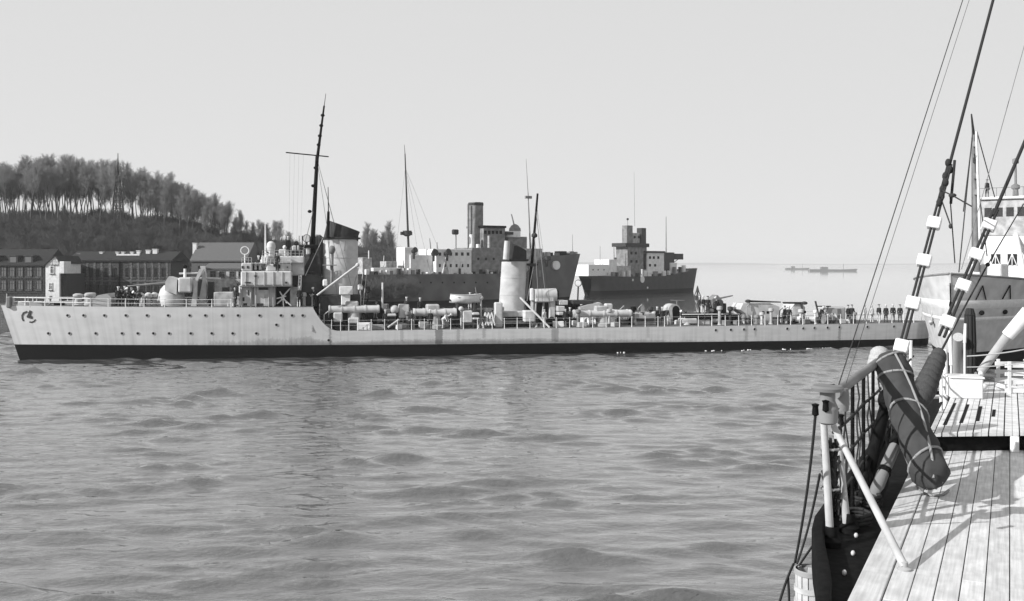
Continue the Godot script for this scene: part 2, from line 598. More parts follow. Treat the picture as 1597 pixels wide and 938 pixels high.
func build_trees():
	var kinds := [make_tree(1, 16.5, 0.57, 0.25), make_tree(2, 15.5, 0.53, 0.28), make_tree(3, 17.0, 0.61, 0.23), make_tree(4, 14.0, 0.36, 0.30), make_tree(5, 9.0, 0.22, 0.36)]
	var labels := ["tall bare tree with a high crown on the hill crest", "bare tree with a broad twiggy crown on the hill crest", "slim bare tree with a long clear trunk on the hill crest", "bare tree with low limbs on the falling shoulder of the hill", "small bushy bare tree low on the slope behind the houses"]
	var cats := ["tall_bare_tree", "broad_bare_tree", "slim_bare_tree", "low_limbed_tree", "small_bare_tree"]
	var spots := []
	var r := RandomNumberGenerator.new()
	r.seed = 99
	# crest rows, with the two gaps beside the lattice tower
	for row in 4:
		var px := -60.0 + row * 5.0
		while px < 345.0:
			px += r.randf_range(7.0, 13.0)
			if px > 156 and px < 175 and row < 3: continue
			if px > 194 and px < 204 and row < 3: continue
			var d := 250.0 + row * 7.0 + r.randf_range(-3, 3)
			var k := r.randi() % 3
			var sc := 1.0
			if px > 222: k = 3 if r.randf() < 0.6 else 1
			if px > 222: sc = lerpf(0.98, 0.62, clampf((px - 222) / 130.0, 0, 1))
			else: sc = 1.0 - 0.1 * absf(px - 95.0) / 130.0
			spots.append([px, d, k, sc * r.randf_range(0.92, 1.06)])
	for i in 22:
		spots.append([r.randf_range(345, 478), r.randf_range(246, 275), 3, r.randf_range(0.38, 0.62)])
	for i in 22:
		spots.append([r.randf_range(560, 616), r.randf_range(262, 285), 3 if i % 3 else 4, r.randf_range(0.55, 0.75)])
	for i in 34:
		spots.append([r.randf_range(-20, 470), r.randf_range(196, 240), 4, r.randf_range(0.55, 1.0)])
	for s in spots:
		var x: float = (s[0] - CX) * s[1] / F
		var t := thing(cats[s[2]], labels[s[2]], "tree", Vector3(x, ground(x, s[1]) - 0.1, -s[1]), r.randf() * TAU, "bare trees on the hill")
		var where := "above the brick house" if s[0] < 60 else ("above the white gable house" if s[0] < 105 else ("above the brick row" if s[0] < 172 else ("close beside the lattice tower" if s[0] < 230 else "right of the lattice tower")))
		if s[2] < 4 and s[0] <= 345: t.set_meta("label", ["tall high crowned", "broad twiggy", "slim long trunked", "low limbed"][s[2]] + " bare tree " + ("in the front row " if s[1] < 253.5 else ("in the middle row " if s[1] < 260.5 else "in the back row ")) + where)
		elif s[2] == 4 and s[0] < 540: t.set_meta("label", "small bushy bare tree on the slope " + where)
		elif s[0] > 540: t.set_meta("label", "low bare tree beyond the torpedo boat's forward funnel")
		else: t.set_meta("label", "low bare tree at the foot of the hill behind the " + ("grey roofed store" if s[0] < 400 else "torpedo boat's bridge"))
		t.scale = Vector3.ONE * s[3]
		put("trunk", kinds[s[2]][0], M.bark, t)
		put("crown", kinds[s[2]][1], M.twig if s[2] < 4 else M.brush, t)
	# brush covering the slope
	var bm := MB.new()
	for i in 150:
		var a := r.randf() * TAU
		var d := Vector3(cos(a) * r.randf(), r.randf_range(0.5, 1.3), sin(a) * r.randf()).normalized()
		var p := Vector3(r.randfn(0, 0.5), 0, r.randfn(0, 0.5))
		var q := p + d * r.randf_range(0.8, 2.0)
		bm.tube(p, q, 0.03, 0.02, 3, false)
		for k in 3:
			bm.tube(p.lerp(q, r.randf_range(0.4, 1)), q + Vector3(r.randfn(0, 0.5), r.randfn(0.2, 0.3), r.randfn(0, 0.5)), 0.022, 0.014, 3, false)
	var mm := MultiMesh.new()
	mm.transform_format = MultiMesh.TRANSFORM_3D
	mm.mesh = bm.mesh()
	mm.instance_count = 1500
	for i in 1500:
		var d := r.randf_range(180, 262)
		var x := (r.randf_range(-60, 640) - CX) * d / F
		mm.set_instance_transform(i, Transform3D(Basis(Vector3.UP, r.randf() * TAU).scaled(Vector3.ONE * r.randf_range(0.6, 1.5)), Vector3(x, ground(x, d) - 0.1, -d)))
	var mi := MultiMeshInstance3D.new()
	mi.name = "undergrowth"
	mi.multimesh = mm
	mi.material_override = M.brush
	mi.set_meta("kind", "stuff")
	tag(mi, "dense bare brush covering the hillside under the trees", "brush")
	add_child(mi)
	# lattice tower on the crest
	var fr := Fr.new(183.5, 246.0, 0.0)
	var t := thing("lattice_tower", "slender dark lattice tower standing above the trees on the hill", "tower", fr.origin())
	var gy := ground(fr.x0, 246.0) - 0.3
	var top := EYE - (275.0 - HY) * 246.0 / F
	var hi := EYE - (239.0 - HY) * 246.0 / F
	for sx in [-1, 1]:
		for sz in [-1, 1]:
			var mb := MB.new()
			mb.tube(Vector3(sx * 1.5, gy, sz * 1.5), Vector3(sx * 0.35, top, sz * 0.35), 0.14, 0.1, 5)
			put("leg", mb, M.dark, t)
	for k in 7:
		var f0 := float(k) / 7
		var f1 := float(k + 1) / 7
		var mb := MB.new()
		var y0 := lerpf(gy, top, f0)
		var y1 := lerpf(gy, top, f1)
		var w0 := lerpf(1.5, 0.35, f0)
		var w1 := lerpf(1.5, 0.35, f1)
		for a in 4:
			var ba := Basis(Vector3.UP, a * PI / 2)
			mb.tube(ba * Vector3(-w0, y0, w0), ba * Vector3(w1, y1, w1), 0.07, 0.07, 4)
			mb.tube(ba * Vector3(w0, y0, w0), ba * Vector3(-w1, y1, w1), 0.07, 0.07, 4)
			mb.tube(ba * Vector3(-w1, y1, w1), ba * Vector3(w1, y1, w1), 0.07, 0.07, 4)
		put("bracing", mb, M.dark, t)
	var mb := MB.new()
	mb.tube(Vector3(0, top - 0.5, 0), Vector3(0, hi, 0), 0.24, 0.08, 6)
	put("topmast", mb, M.black, t)

# ---------------------------------------------------------------- houses
func sash(fr: Fr, t: Node3D, px: float, py: float, w: float, h: float, face: float, pane: Material, frame: Material):
	var c := fr.p(px, py, face)
	var hole := MB.new()
	hole.box(Vector3(c.x - w / 2, c.y - h / 2, face - 0.02), Vector3(c.x + w / 2, c.y + h / 2, face + 0.02))
	var wn := put("window", hole, pane, t)
	var f := MB.new()
	for s in [-1, 1]:
		f.box(Vector3(c.x + s * w / 2 - 0.05, c.y - h / 2, face + 0.021), Vector3(c.x + s * w / 2 + 0.05, c.y + h / 2, face + 0.1))
		f.box(Vector3(c.x - w / 2 - 0.05, c.y + s * (h / 2 + 0.05) - 0.05, face + 0.021), Vector3(c.x + w / 2 + 0.05, c.y + s * (h / 2 + 0.05) + 0.05, face + 0.11))
	f.box(Vector3(c.x - 0.03, c.y - h / 2, face + 0.022), Vector3(c.x + 0.03, c.y + h / 2, face + 0.06))
	f.box(Vector3(c.x - w / 2, c.y + h * 0.15 - 0.03, face + 0.022), Vector3(c.x + w / 2, c.y + h * 0.15 + 0.03, face + 0.06))
	put("frame", f, frame, wn)
	var s := MB.new()
	s.box(Vector3(c.x - w / 2 - 0.1, c.y - h / 2 - 0.24, face), Vector3(c.x + w / 2 + 0.1, c.y - h / 2 - 0.12, face + 0.16))
	put("sill", s, M.stone, wn)

func ridge_roof(x0: float, x1: float, y: float, z0: float, z1: float, rise: float, over := 0.3) -> MB:
	var mb := MB.new()
	var zc := (z0 + z1) / 2
	var a := rise / (absf(z1 - z0) / 2)
	for s in [[z0, -1], [z1, 1]]:
		var ze: float = s[0] + s[1] * over
		var ye := y - over * a
		var nn := Vector3(0, 1, s[1] * a).normalized()
		mb.quad(Vector3(x0 - over, ye, ze), Vector3(x1 + over, ye, ze), Vector3(x1 + over, y + rise, zc), Vector3(x0 - over, y + rise, zc), nn)
		mb.quad(Vector3(x0 - over, ye, ze), Vector3(x1 + over, ye, ze), Vector3(x1 + over, ye - 0.25, ze), Vector3(x0 - over, ye - 0.25, ze), Vector3(0, 0, s[1]))
	for x in [x0 - over, x1 + over]:
		mb.face([Vector3(x, y - over * a - 0.25, z0 - over), Vector3(x, y - over * a - 0.25, z1 + over), Vector3(x, y - over * a, z1 + over), Vector3(x, y + rise, zc), Vector3(x, y - over * a, z0 - over)], Vector3(1 if x > x0 else -1, 0, 0))
	return mb

func chimney(fr: Fr, t: Node3D, px: float, top: float, face: float, w: float, m: Material, base: float):
	var c := fr.p(px, top, face)
	var mb := MB.new()
	mb.box(Vector3(c.x - w / 2, base, face - w), Vector3(c.x + w / 2, c.y - 0.12, face), 0.02)
	mb.box(Vector3(c.x - w / 2 - 0.08, c.y - 0.12, face - w - 0.08), Vector3(c.x + w / 2 + 0.08, c.y, face + 0.08), 0.02)
	put("chimney", mb, m, t)

func build_houses():
	# long two-storey brick row
	var fr := Fr.new(105.0, 172.0, 0.0)
	var t := thing("brick_row_house", "long dark brick two storey row of houses along the quay", "building", fr.origin())
	var e := fr.p(105, 405, 0)
	var x1 := fr.s(266)
	var mb := MB.new()
	mb.box(Vector3(0, 1.6, -9), Vector3(x1, e.y, 0), 0.03)
	put("wall", mb, M.brick, t)
	mb = MB.new()
	for y in [fr.p(0, 438.5, 0).y, e.y - 0.35]:
		mb.box(Vector3(-0.05, y - 0.15, -0.1), Vector3(x1 + 0.05, y + 0.12, 0.14), 0.02)
	put("cornice", mb, M.stone, t)
	put("roof", ridge_roof(0, x1, e.y, -9, 0, 1.5), M.roof, t)
	for x in [118, 131, 141.5, 152, 165, 177, 198, 209.5, 221, 232, 243, 254.5]:
		sash(fr, t, x, 425.5, 0.62, 1.55, 0.0, M.panedark, M.brick2)
		sash(fr, t, x, 451.5, 0.62, 1.5, 0.0, M.panedark, M.brick2)
	for x in [125, 136, 147, 158, 171, 204, 215, 226, 237, 248, 260]:
		mb = MB.new()
		var c := fr.p(x, 425, 0)
		mb.box(Vector3(c.x - 0.22, e.y - 4.6, 0.0), Vector3(c.x + 0.22, e.y - 0.5, 0.06), 0.02)
		put("pilaster", mb, M.stone, t)
	mb = MB.new()
	mb.tube(Vector3(fr.s(186.5), 1.9, 0.16), Vector3(fr.s(186.5), e.y - 0.2, 0.16), 0.13, 0.13, 6)
	put("drainpipe", mb, M.black, t)
	for c in [[122, 396, 0.5], [157, 393, 0.55], [182, 393, 0.5], [191, 393, 0.5], [205, 393, 0.5], [215, 391, 0.6], [230, 390, 0.7], [241, 388.5, 0.8]]:
		chimney(fr, t, c[0], c[1], -3.2, c[2], M.plaster, e.y + 0.3)
	mb = MB.new()
	mb.box(Vector3(fr.s(181, -2.2), e.y + 0.2, -2.6), Vector3(fr.s(217, -2.2), e.y + 1.0, -2.2), 0.03)
	put("parapet", mb, M.plaster, t)
	# brick house at the left end
	fr = Fr.new(-75.0, 164.0, 0.0)
	t = thing("brick_house", "dark brick house with pale sash windows left of the white gable", "building", fr.origin())
	e = fr.p(0, 412, 0)
	x1 = fr.s(69)
	mb = MB.new()
	mb.box(Vector3(0, 1.6, -9), Vector3(x1, e.y, 0), 0.03)
	put("wall", mb, M.brick2, t)
	mb = MB.new()
	for y in [fr.p(0, 434, 0).y, fr.p(0, 456, 0).y, e.y - 0.15]:
		mb.box(Vector3(-0.05, y - 0.1, -0.1), Vector3(x1 + 0.05, y + 0.08, 0.12), 0.02)
	put("cornice", mb, M.brick, t)
	put("roof", ridge_roof(0, x1, e.y, -9, 0, 2.6, 0.25), M.roof, t)
	for x in [-62, -48, -35, -22, -8, 5, 18, 31, 45, 60]:
		sash(fr, t, x, 424, 0.95, 1.5, 0.0, M.pane, M.brick)
		sash(fr, t, x, 444.5, 0.95, 1.5, 0.0, M.pane, M.brick)
	for x in [-40, -10, 20, 43.5]:
		mb = MB.new()
		var c := fr.p(x, 405, -0.4)
		mb.box(Vector3(c.x - 0.75, c.y - 0.9, -3.0), Vector3(c.x + 0.75, c.y + 0.55, -0.4), 0.02)
		mb.box(Vector3(c.x - 0.85, c.y + 0.55, -3.2), Vector3(c.x + 0.85, c.y + 0.72, -0.3), 0.02)
		var dm := put("dormer", mb, M.brick, t)
		mb = MB.new()
		mb.box(Vector3(c.x - 0.5, c.y - 0.5, -0.41), Vector3(c.x + 0.5, c.y + 0.45, -0.37))
		put("pane", mb, M.pane, dm)
	for c in [[2, 394, 0.6], [20, 393, 0.5], [44, 393, 0.6], [62, 393, 0.6]]:
		chimney(fr, t, c[0], c[1], -4.6, c[2], M.stone, e.y + 1.0)
	# white gabled house between them
	fr = Fr.new(70.5, 161.0, 0.0)
	t = thing("white_gable_house", "narrow white gabled house between the two dark brick buildings", "building", fr.origin())
	e = fr.p(71, 414, 0)
	x1 = fr.s(92)
	mb = MB.new()
	var pk := fr.p(86, 400, 0)
	mb.slab([Vector2(0, 1.6), Vector2(x1, 1.6), Vector2(x1, e.y + 0.5), Vector2(pk.x, pk.y), Vector2(0, e.y)], -8, 0)
	put("wall", mb, M.plaster, t)
	mb = MB.new()
	for s in [[Vector2(0, e.y), Vector2(pk.x, pk.y)], [Vector2(x1, e.y + 0.5), Vector2(pk.x, pk.y)]]:
		var dv: Vector2 = (s[1] - s[0]).normalized()
		var nn := Vector2(-dv.y, dv.x) * signf(dv.x)
		mb.slab([s[0] - dv * 0.3 + nn * 0.02, s[1] + nn * 0.02, s[1] + nn * 0.2, s[0] - dv * 0.3 + nn * 0.2], -8.2, 0.25)
	put("roof", mb, M.roof, t)
	for x in [79.5, 84.5, 89]:
		sash(fr, t, x, 409.5, 0.26, 0.5, 0.0, M.panedark, M.plaster)
	sash(fr, t, 81, 421, 0.6, 1.1, 0.0, M.panedark, M.white)
	sash(fr, t, 78.5, 447, 0.5, 1.0, 0.0, M.panedark, M.white)
	mb = MB.new()
	pbox(mb, fr, 92.3, 408, 99.5, 427, 0.6, 2.5, 0.05)
	put("oriel", mb, M.plaster, t)
	mb = MB.new()
	pbox(mb, fr, 92.2, 427.2, 103, 470, -0.6, 7.0, 0.05, 1.6)
	put("wing", mb, M.brick2, t)
	# grey-roofed store
	fr = Fr.new(298.0, 196.0, 0.0)
	t = thing("quay_store", "low store with a broad pale grey roof behind the bridge", "building", fr.origin())
	e = fr.p(300, 405, 0)
	x1 = fr.s(382)
	mb = MB.new()
	mb.box(Vector3(0, 1.6, -12), Vector3(x1, e.y, 0), 0.03)
	put("wall", mb, M.slate, t)
	put("roof", ridge_roof(0, x1, e.y, -12, 0, 3.6), M.slate, t)
	for x in [312, 326, 340, 354, 368]:
		sash(fr, t, x, 420, 0.9, 1.3, 0.0, M.panedark, M.stone)
	chimney(fr, t, 303, 379, -3.5, 0.8, M.plaster, e.y + 0.8)
	# low pale shed nearer the water
	fr = Fr.new(320.0, 181.0, 0.0)
	t = thing("boat_shed", "low pale shed on the quay between the forward gun and the bridge", "building", fr.origin())
	x1 = fr.s(384)
	mb = MB.new()
	mb.box(Vector3(0, 1.6, -6), Vector3(x1, fr.p(0, 418, 0).y, 0), 0.03)
	put("wall", mb, M.paint2, t)
	put("roof", ridge_roof(0, x1, fr.p(0, 418, 0).y, -6, 0, 0.9), M.slate, t)
	for x in [332, 346, 362, 376]:
		sash(fr, t, x, 428, 1.0, 1.0, 0.0, M.panedark, M.stone)
	mb = MB.new()
	mb.box(Vector3(fr.s(352) - 0.7, 1.7, -0.01), Vector3(fr.s(352) + 0.7, 4.1, 0.05), 0.01)
	put("door", mb, M.dark, t)

func build_foam():
	var r := RandomNumberGenerator.new()
	r.seed = 15
	var mb := MB.new()
	for x in [1113, 1171, 1222, 1258, 1284, 965]:
		var a := tb_side(x, 545.0)
		var s: float = a[0].x
		for k in 5:
			var z := tb_half(s, 0.0) + 0.15 + absf(r.randfn(0, 0.35))
			var p := TB.transform * Vector3(s + r.randfn(0, 0.5), 0, z)
			mb.ball(Vector3(p.x, 0.05, p.z), Vector3(r.randf_range(0.04, 0.12), r.randf_range(0.03, 0.10), r.randf_range(0.04, 0.10)), 6, 4)
	var o := put("foam", mb, M.white, self)
	o.set_meta("kind", "stuff")
	tag(o, "white flecks of foam along the torpedo boat's waterline", "foam")

func build_far_shore():
	var mb := MB.new()
	var out := []
	var r := RandomNumberGenerator.new()
	r.seed = 5
	var x := -11400.0
	out.append(Vector2(x, -5))
	while x < 5600.0:
		out.append(Vector2(x, 16.0 + 8.0 * sin(x * 0.0015) + r.randf_range(-4, 4)))
		x += 240.0
	out.append(Vector2(5600, -5))
	out.reverse()
	mb.slab(out, -9400, -9000)
	structure("far_shore", mb, M.earth, "low far shore across the bay, faint in the haze")
	for f in [[1243, 18.0, 1500.0, "low grey freighter far off in the haze, the nearer to the buoy"], [1298, 28.0, 1150.0, "long low lighter far off in the haze, right of the other"]]:
		var o := wp(f[0], 412, f[2])
		var t := thing("far_vessel", f[3], "ship", Vector3(o.x, 0, o.z), 0.05, "faint vessels on the horizon")
		mb = MB.new()
		mb.slab([Vector2(-f[1], -0.5), Vector2(f[1], -0.5), Vector2(f[1] * 1.08, 2.6), Vector2(f[1] * 0.4, 2.0), Vector2(-f[1], 2.3)], -3, 3)
		put("hull", mb, M.mid, t)
		mb = MB.new()
		mb.box(Vector3(-f[1] * 0.5, 2.0, -2), Vector3(-f[1] * 0.2, 5.0, 2), 0.1)
		put("deckhouse", mb, M.mid, t)
		mb = MB.new()
		mb.tube(Vector3(f[1] * 0.5, 1.9, 0), Vector3(f[1] * 0.5, 9.0, 0), 0.3, 0.15, 6)
		put("mast", mb, M.mid, t)
	# conical buoy
	var b := wp(1088, 412, 240.0)
	var t := thing("conical_buoy", "small dark conical buoy afloat beside the coaster's bow", "buoy", Vector3(b.x, 0, b.z))
	mb = MB.new()
	mb.lathe(Vector3.ZERO, [[0.0, -0.5], [0.9, -0.3], [0.95, 0.5], [0.85, 0.6], [0.0, 0.62]], 14)
	put("float", mb, M.dark, t)
	for k in 4:
		mb = MB.new()
		var a := k * PI / 2 + 0.4
		mb.tube(Vector3(cos(a) * 0.75, 0.55, sin(a) * 0.75), Vector3(0, 2.6, 0), 0.13, 0.09, 5)
		put("frame_leg", mb, M.dark, t)
	mb = MB.new()
	mb.lathe(Vector3(0, 1.4, 0), [[0.5, 0.0], [0.3, 0.9], [0.12, 1.6], [0.0, 1.7]], 10)
	put("cone", mb, M.dark, t)

# ---------------------------------------------------------------- torpedo boat
const FD := 4.62     # forecastle deck
const MD := 2.45     # main deck
const BREAK := 25.6
var TF: Fr
var TB: Node3D

func tb_top(s: float) -> float:
	if s < BREAK: return FD + 0.22 * pow(1.0 - s / BREAK, 2.0)
	var q := clampf((s - BREAK) / 2.4, 0, 1)
	return MD + (FD - MD) * pow(1.0 - q, 2.3)
func tb_deck(s: float) -> float:
	return tb_top(s) if s < BREAK else MD
func tb_boot(s: float) -> float:
	return lerpf(1.36, 0.74, clampf(s / 89.5, 0, 1))
func tb_half(s: float, y: float) -> float:
	var b := maxf(s, 0.0)
	var bd := 4.15 * (1.0 - pow(1.0 - minf((b + 0.12) / 27.0, 1.0), 1.75))
	var bw := 4.0 * (1.0 - pow(1.0 - minf((b + 0.05) / 36.0, 1.0), 1.45))
	if b > 58.0:
		var q := (b - 58.0) / 31.5
		bd *= 1.0 - 0.28 * q * q
		bw *= 1.0 - 0.42 * q * q
	if b > 86.5:
		var q := clampf((b - 86.5) / 3.0, 0, 1)
		var f := sqrt(maxf(1.0 - q * q, 0.0004))
		bd *= f
		bw *= f
	return maxf(lerpf(bw, bd, pow(clampf(y / 4.6, 0, 1), 0.8)), 0.03)
func tb_at(s: float, y: float, side := 1.0) -> Vector3:   # s counts along the waterline; the stem rakes forward above it
	return Vector3(s - 1.5 * (y / 4.8) * clampf(1.0 - s / 14.0, 0, 1), y, side * tb_half(s, y))

# the point of the hull's near side that is sighted at px, py
func tb_side(px: float, py: float) -> Array:
	var t := 3.0
	var q := Vector3.ZERO
	for i in 6:
		q = TF.p(px, py, t)
		t = tb_half(q.x + 1.5 * (q.y / 4.8) * clampf(1.0 - q.x / 14.0, 0, 1), q.y)
	var s0 := q.x
	var e := 0.2
	var dt := (tb_half(s0 + e, q.y) - tb_half(s0 - e, q.y)) / (2 * e)
	var dy := (tb_half(s0, q.y + e) - tb_half(s0, q.y - e)) / (2 * e)
	return [Vector3(q.x, q.y, t), Vector3(-dt, -dy, 1).normalized()]

func hull_image() -> ImageTexture:
	var w := 2048
	var h := 128
	var r := RandomNumberGenerator.new()
	r.seed = 17
	var a := FastNoiseLite.new()
	a.seed = 2
	a.frequency = 0.02
	a.fractal_octaves = 5
	var b := FastNoiseLite.new()
	b.seed = 6
	b.frequency = 0.035
	b.fractal_octaves = 4
	var stains := [[36.6, 37.3, 0.45, 1.0], [33.4, 33.7, 0.75, 0.8], [38.6, 38.9, 0.7, 0.8], [41.0, 41.3, 0.75, 0.6], [47.6, 48.3, 0.6, 0.9], [27.0, 27.2, 0.6, 1.0], [67.2, 67.5, 0.75, 0.9], [68.2, 68.4, 0.75, 0.7], [77.4, 77.7, 0.6, 1.0], [57.0, 57.3, 0.8, 0.7]]
	var im := Image.create(w, h, false, Image.FORMAT_L8)
	for x in w:
		var s := 89.5 * x / w
		var streak := 0.5 + 0.5 * b.get_noise_2d(x * 2.2, 3.0)
		var plate := 0.93 if fmod(s, 5.6) < 0.06 else 1.0
		for y in h:
			var v := float(y) / h
			var c := 0.93 + 0.09 * a.get_noise_2d(x * 0.8, y * 1.2)
			c -= 0.36 * clampf(streak - 0.45, 0, 1) * (0.4 + v)
			c *= plate
			if y == 45 or y == 90: c *= 0.95
			for q in stains:
				var e := 0.12 * a.get_noise_2d(x * 3.0, y * 6.0)
				if s > q[0] + e and s < q[1] + e and v < q[3] + e: c *= q[2]
			# oily scum with a ragged upper edge above the boot topping amidships
			if s > 14.0 and s < 72.0:
				var reach := 1.02 - 0.36 * clampf(1.25 - absf(s - 40.0) / 24.0, 0, 1) + 0.07 * b.get_noise_2d(x * 1.0, 40.0) + 0.08 * b.get_noise_2d(x * 6.0, y * 1.5)
				if v > reach: c *= lerpf(0.85, 0.5, clampf((v - reach) / 0.2, 0, 1))
			im.set_pixel(x, y, Color.from_hsv(0, 0, pow(clampf(c, 0.05, 1.0), 1.0 / 2.2)))
	return ImageTexture.create_from_image(im)

func build_torpedo_boat():
	TF = Fr.new(30.0, 85.5, 11.0)
	TB = thing("torpedo_boat", "long pale grey two funnelled torpedo boat lying broadside across the harbour", "warship", TF.origin(), TF.th)
	var t := TB
	var fr := TF
	var ss := []
	var s := 0.0
	while s < 89.5:
		ss.append(s)
		s += 0.18 if (s > 25.2 and s < 28.3) or s < 2.0 or s > 86.0 else 0.75
	ss.append(89.5)
	var hm := StandardMaterial3D.new()
	hm.albedo_color = grey(0.55)
	hm.albedo_texture = hull_image()
	hm.roughness = 0.6
	hm.metallic_specular = 0.3
	var up := MB.new()
	var low := MB.new()
	for side in [1.0, -1.0]:
		var rows := []
		var uv := []
		var lows := []
		for x in ss:
			var line := []
			var ul := []
			var ll := []
			for k in 9:
				var f := k / 8.0
				line.append(tb_at(x, lerpf(tb_boot(x), tb_top(x), f), side))
				ul.append(Vector2(x / 89.5, 1.0 - f))
			for k in 4:
				ll.append(tb_at(x, lerpf(-0.9, tb_boot(x), k / 3.0), side))
			rows.append(line)
			uv.append(ul)
			lows.append(ll)
		up.grid(rows, func(_p): return Vector3(0, 0, side), uv)
		low.grid(lows, func(_p): return Vector3(0, 0, side))
	put("hull", up, hm, t, "pale grey hull plating streaked with stains")
	put("boot_topping", low, M.black, t, "black boot topping at the waterline")
	# decks
	for q in [["forecastle_deck", -1.0, BREAK], ["main_deck", BREAK + 0.03, 89.5]]:
		var mb := MB.new()
		var rows := []
		for x in ss:
			if x < q[1] - 0.5 or x > q[2]: continue
			var y := tb_deck(x) - 0.03 if q[0] == "forecastle_deck" else MD - 0.03
			var e := tb_at(x, y)
			rows.append([Vector3(e.x, y, -e.z + 0.02), Vector3(e.x, y + 0.05, 0), Vector3(e.x, y, e.z - 0.02)])
		mb.grid(rows, func(_p): return Vector3.UP)
		put(q[0], mb, M.deckgrey, t)
	var mb := MB.new()
	var hw := tb_half(BREAK, 3.5) - 0.08
	mb.box(Vector3(BREAK - 0.1, MD - 0.02, -hw), Vector3(BREAK + 0.02, FD - 0.02, hw))
	put("forecastle_bulkhead", mb, M.paint2, t)
	# portholes
	var hole := MB.new()
	hole.tube(Vector3(0, 0, -0.06), Vector3(0, 0, 0.012), 0.12, 0.12, 10)
	var holem := hole.mesh()
	var rim := MB.new()
	rim.lathe(Vector3.ZERO, [[0.12, -0.02], [0.12, 0.03], [0.155, 0.03], [0.155, -0.02]], 10)
	var rimm := rim.mesh()
	var ports := []
	for x in [105, 130, 162.5, 196, 229, 262, 295.5, 320, 346, 371, 404.6, 438, 455.4, 472]: ports.append([x, 492.3])
	for x in [75, 108, 149, 190, 214.6, 239, 263.5, 297.3, 330, 362.7, 399.6]: ports.append([x, 520.3])
	ports.append([431, 507])
	ports.append([512.5, 531])
	var ax := [1116.5, 1140, 1160.5, 1177, 1228, 1253, 1270.5, 1291, 1309.5, 1353, 1394.5]
	for i in ax.size(): ports.append([ax[i], lerpf(515.3, 509.6, i / 10.0)])
	for q in ports:
		var a := tb_side(q[0], q[1])
		var o := put("porthole", holem, M.glass, t)
		o.transform = Transform3D(Basis.looking_at(-a[1], Vector3.UP), a[0])
		var ri := put("rim", rimm, M.paint2, o)
		ri.rotation.x = PI / 2
	# painted emblem on the bow
	mb = MB.new()
	var strokes := [[[41, 486.5], [36, 488.5], [34, 492.5], [34.3, 497], [36, 500.5]], [[47, 486], [45.5, 490], [43, 494], [49, 495.5]], [[45.5, 488], [46, 494]], [[54.5, 499], [52.5, 501.5], [49, 503], [46, 502.6]]]
	for k in strokes.size():
		var wd: float = [0.07, 0.12, 0.1, 0.06][k]
		for i in strokes[k].size() - 1:
			var a := tb_side(strokes[k][i][0], strokes[k][i][1])
			var b := tb_side(strokes[k][i + 1][0], strokes[k][i + 1][1])
			var d: Vector3 = (b[0] - a[0]).normalized()
			var sd: Vector3 = a[1].cross(d).normalized() * wd
			var off: Vector3 = a[1] * 0.012
			mb.quad(a[0] + off - sd - d * wd * 0.6, b[0] + off - sd + d * wd * 0.6, b[0] + off + sd + d * wd * 0.6, a[0] + off + sd - d * wd * 0.6, a[1])
	put("bow_emblem", mb, M.dark, t, "dark painted emblem of curved strokes high on the bow")
	tb_rails()
	tb_forecastle()
	tb_bridge()
	tb_funnels()
	tb_waist()
	tb_after()

func tb_rails():
	var post := MB.new()
	post.tube(Vector3.ZERO, Vector3(0, 0.98, 0), 0.04, 0.03, 6)
	post.ball(Vector3(0, 0.98, 0), Vector3.ONE * 0.05, 6, 4)
	var pm := post.mesh()
	var xs := [502, 517, 531, 544, 558, 579, 600, 620, 642, 662, 682, 703, 723, 745, 768, 787, 807, 827, 849, 868, 889, 910, 925, 946, 967, 986, 1007, 1027, 1037, 1062, 1090, 1111, 1132, 1153, 1173, 1194, 1214, 1234, 1253, 1272, 1292, 1312, 1332, 1352, 1372, 1392, 1410, 1426]
	for side in [1.0, -1.0]:
		var tops := []
		for x in xs:
			var a := tb_side(x, 512)
			var p := Vector3(a[0].x, MD - 0.02, (tb_half(a[0].x, MD) - 0.1) * side)
			if side > 0.0 or int(x) % 2 == 0:
				var o := put("stanchion", pm, M.white, TB)
				o.position = p
			tops.append(p)
		for h in [0.95, 0.5]:
			var mb := MB.new()
			for i in tops.size() - 1:
				mb.tube(tops[i] + Vector3(0, h, 0), tops[i + 1] + Vector3(0, h, 0), 0.014, 0.014, 4, false)
			put("guard_wire", mb, M.paint2, TB)
		tops = []
		var shorter := 0.74
		for x in [19, 38, 50, 69, 94, 113, 140, 168, 195, 224, 256, 290, 330, 360]:
			var a := tb_side(x, 478)
			var sx: float = a[0].x
			var p := Vector3(sx, tb_top(sx) - 0.02, maxf(tb_half(sx + 1.4 * clampf(1.0 - sx / 14.0, 0, 1), 4.6) - 0.12, 0.05) * side)
			var o := put("stanchion", pm, M.white, TB)
			o.position = p
			o.scale = Vector3(1.15, shorter, 1.15)
			tops.append(p)
		for h in [0.7, 0.33]:
			var mb := MB.new()
			for i in tops.size() - 1:
				var rr := 0.045 if i < 6 else 0.018
				mb.tube(tops[i] + Vector3(0, h, 0), tops[i + 1] + Vector3(0, h, 0), rr, rr, 5, false)
			put("guard_rail", mb, M.white, TB)

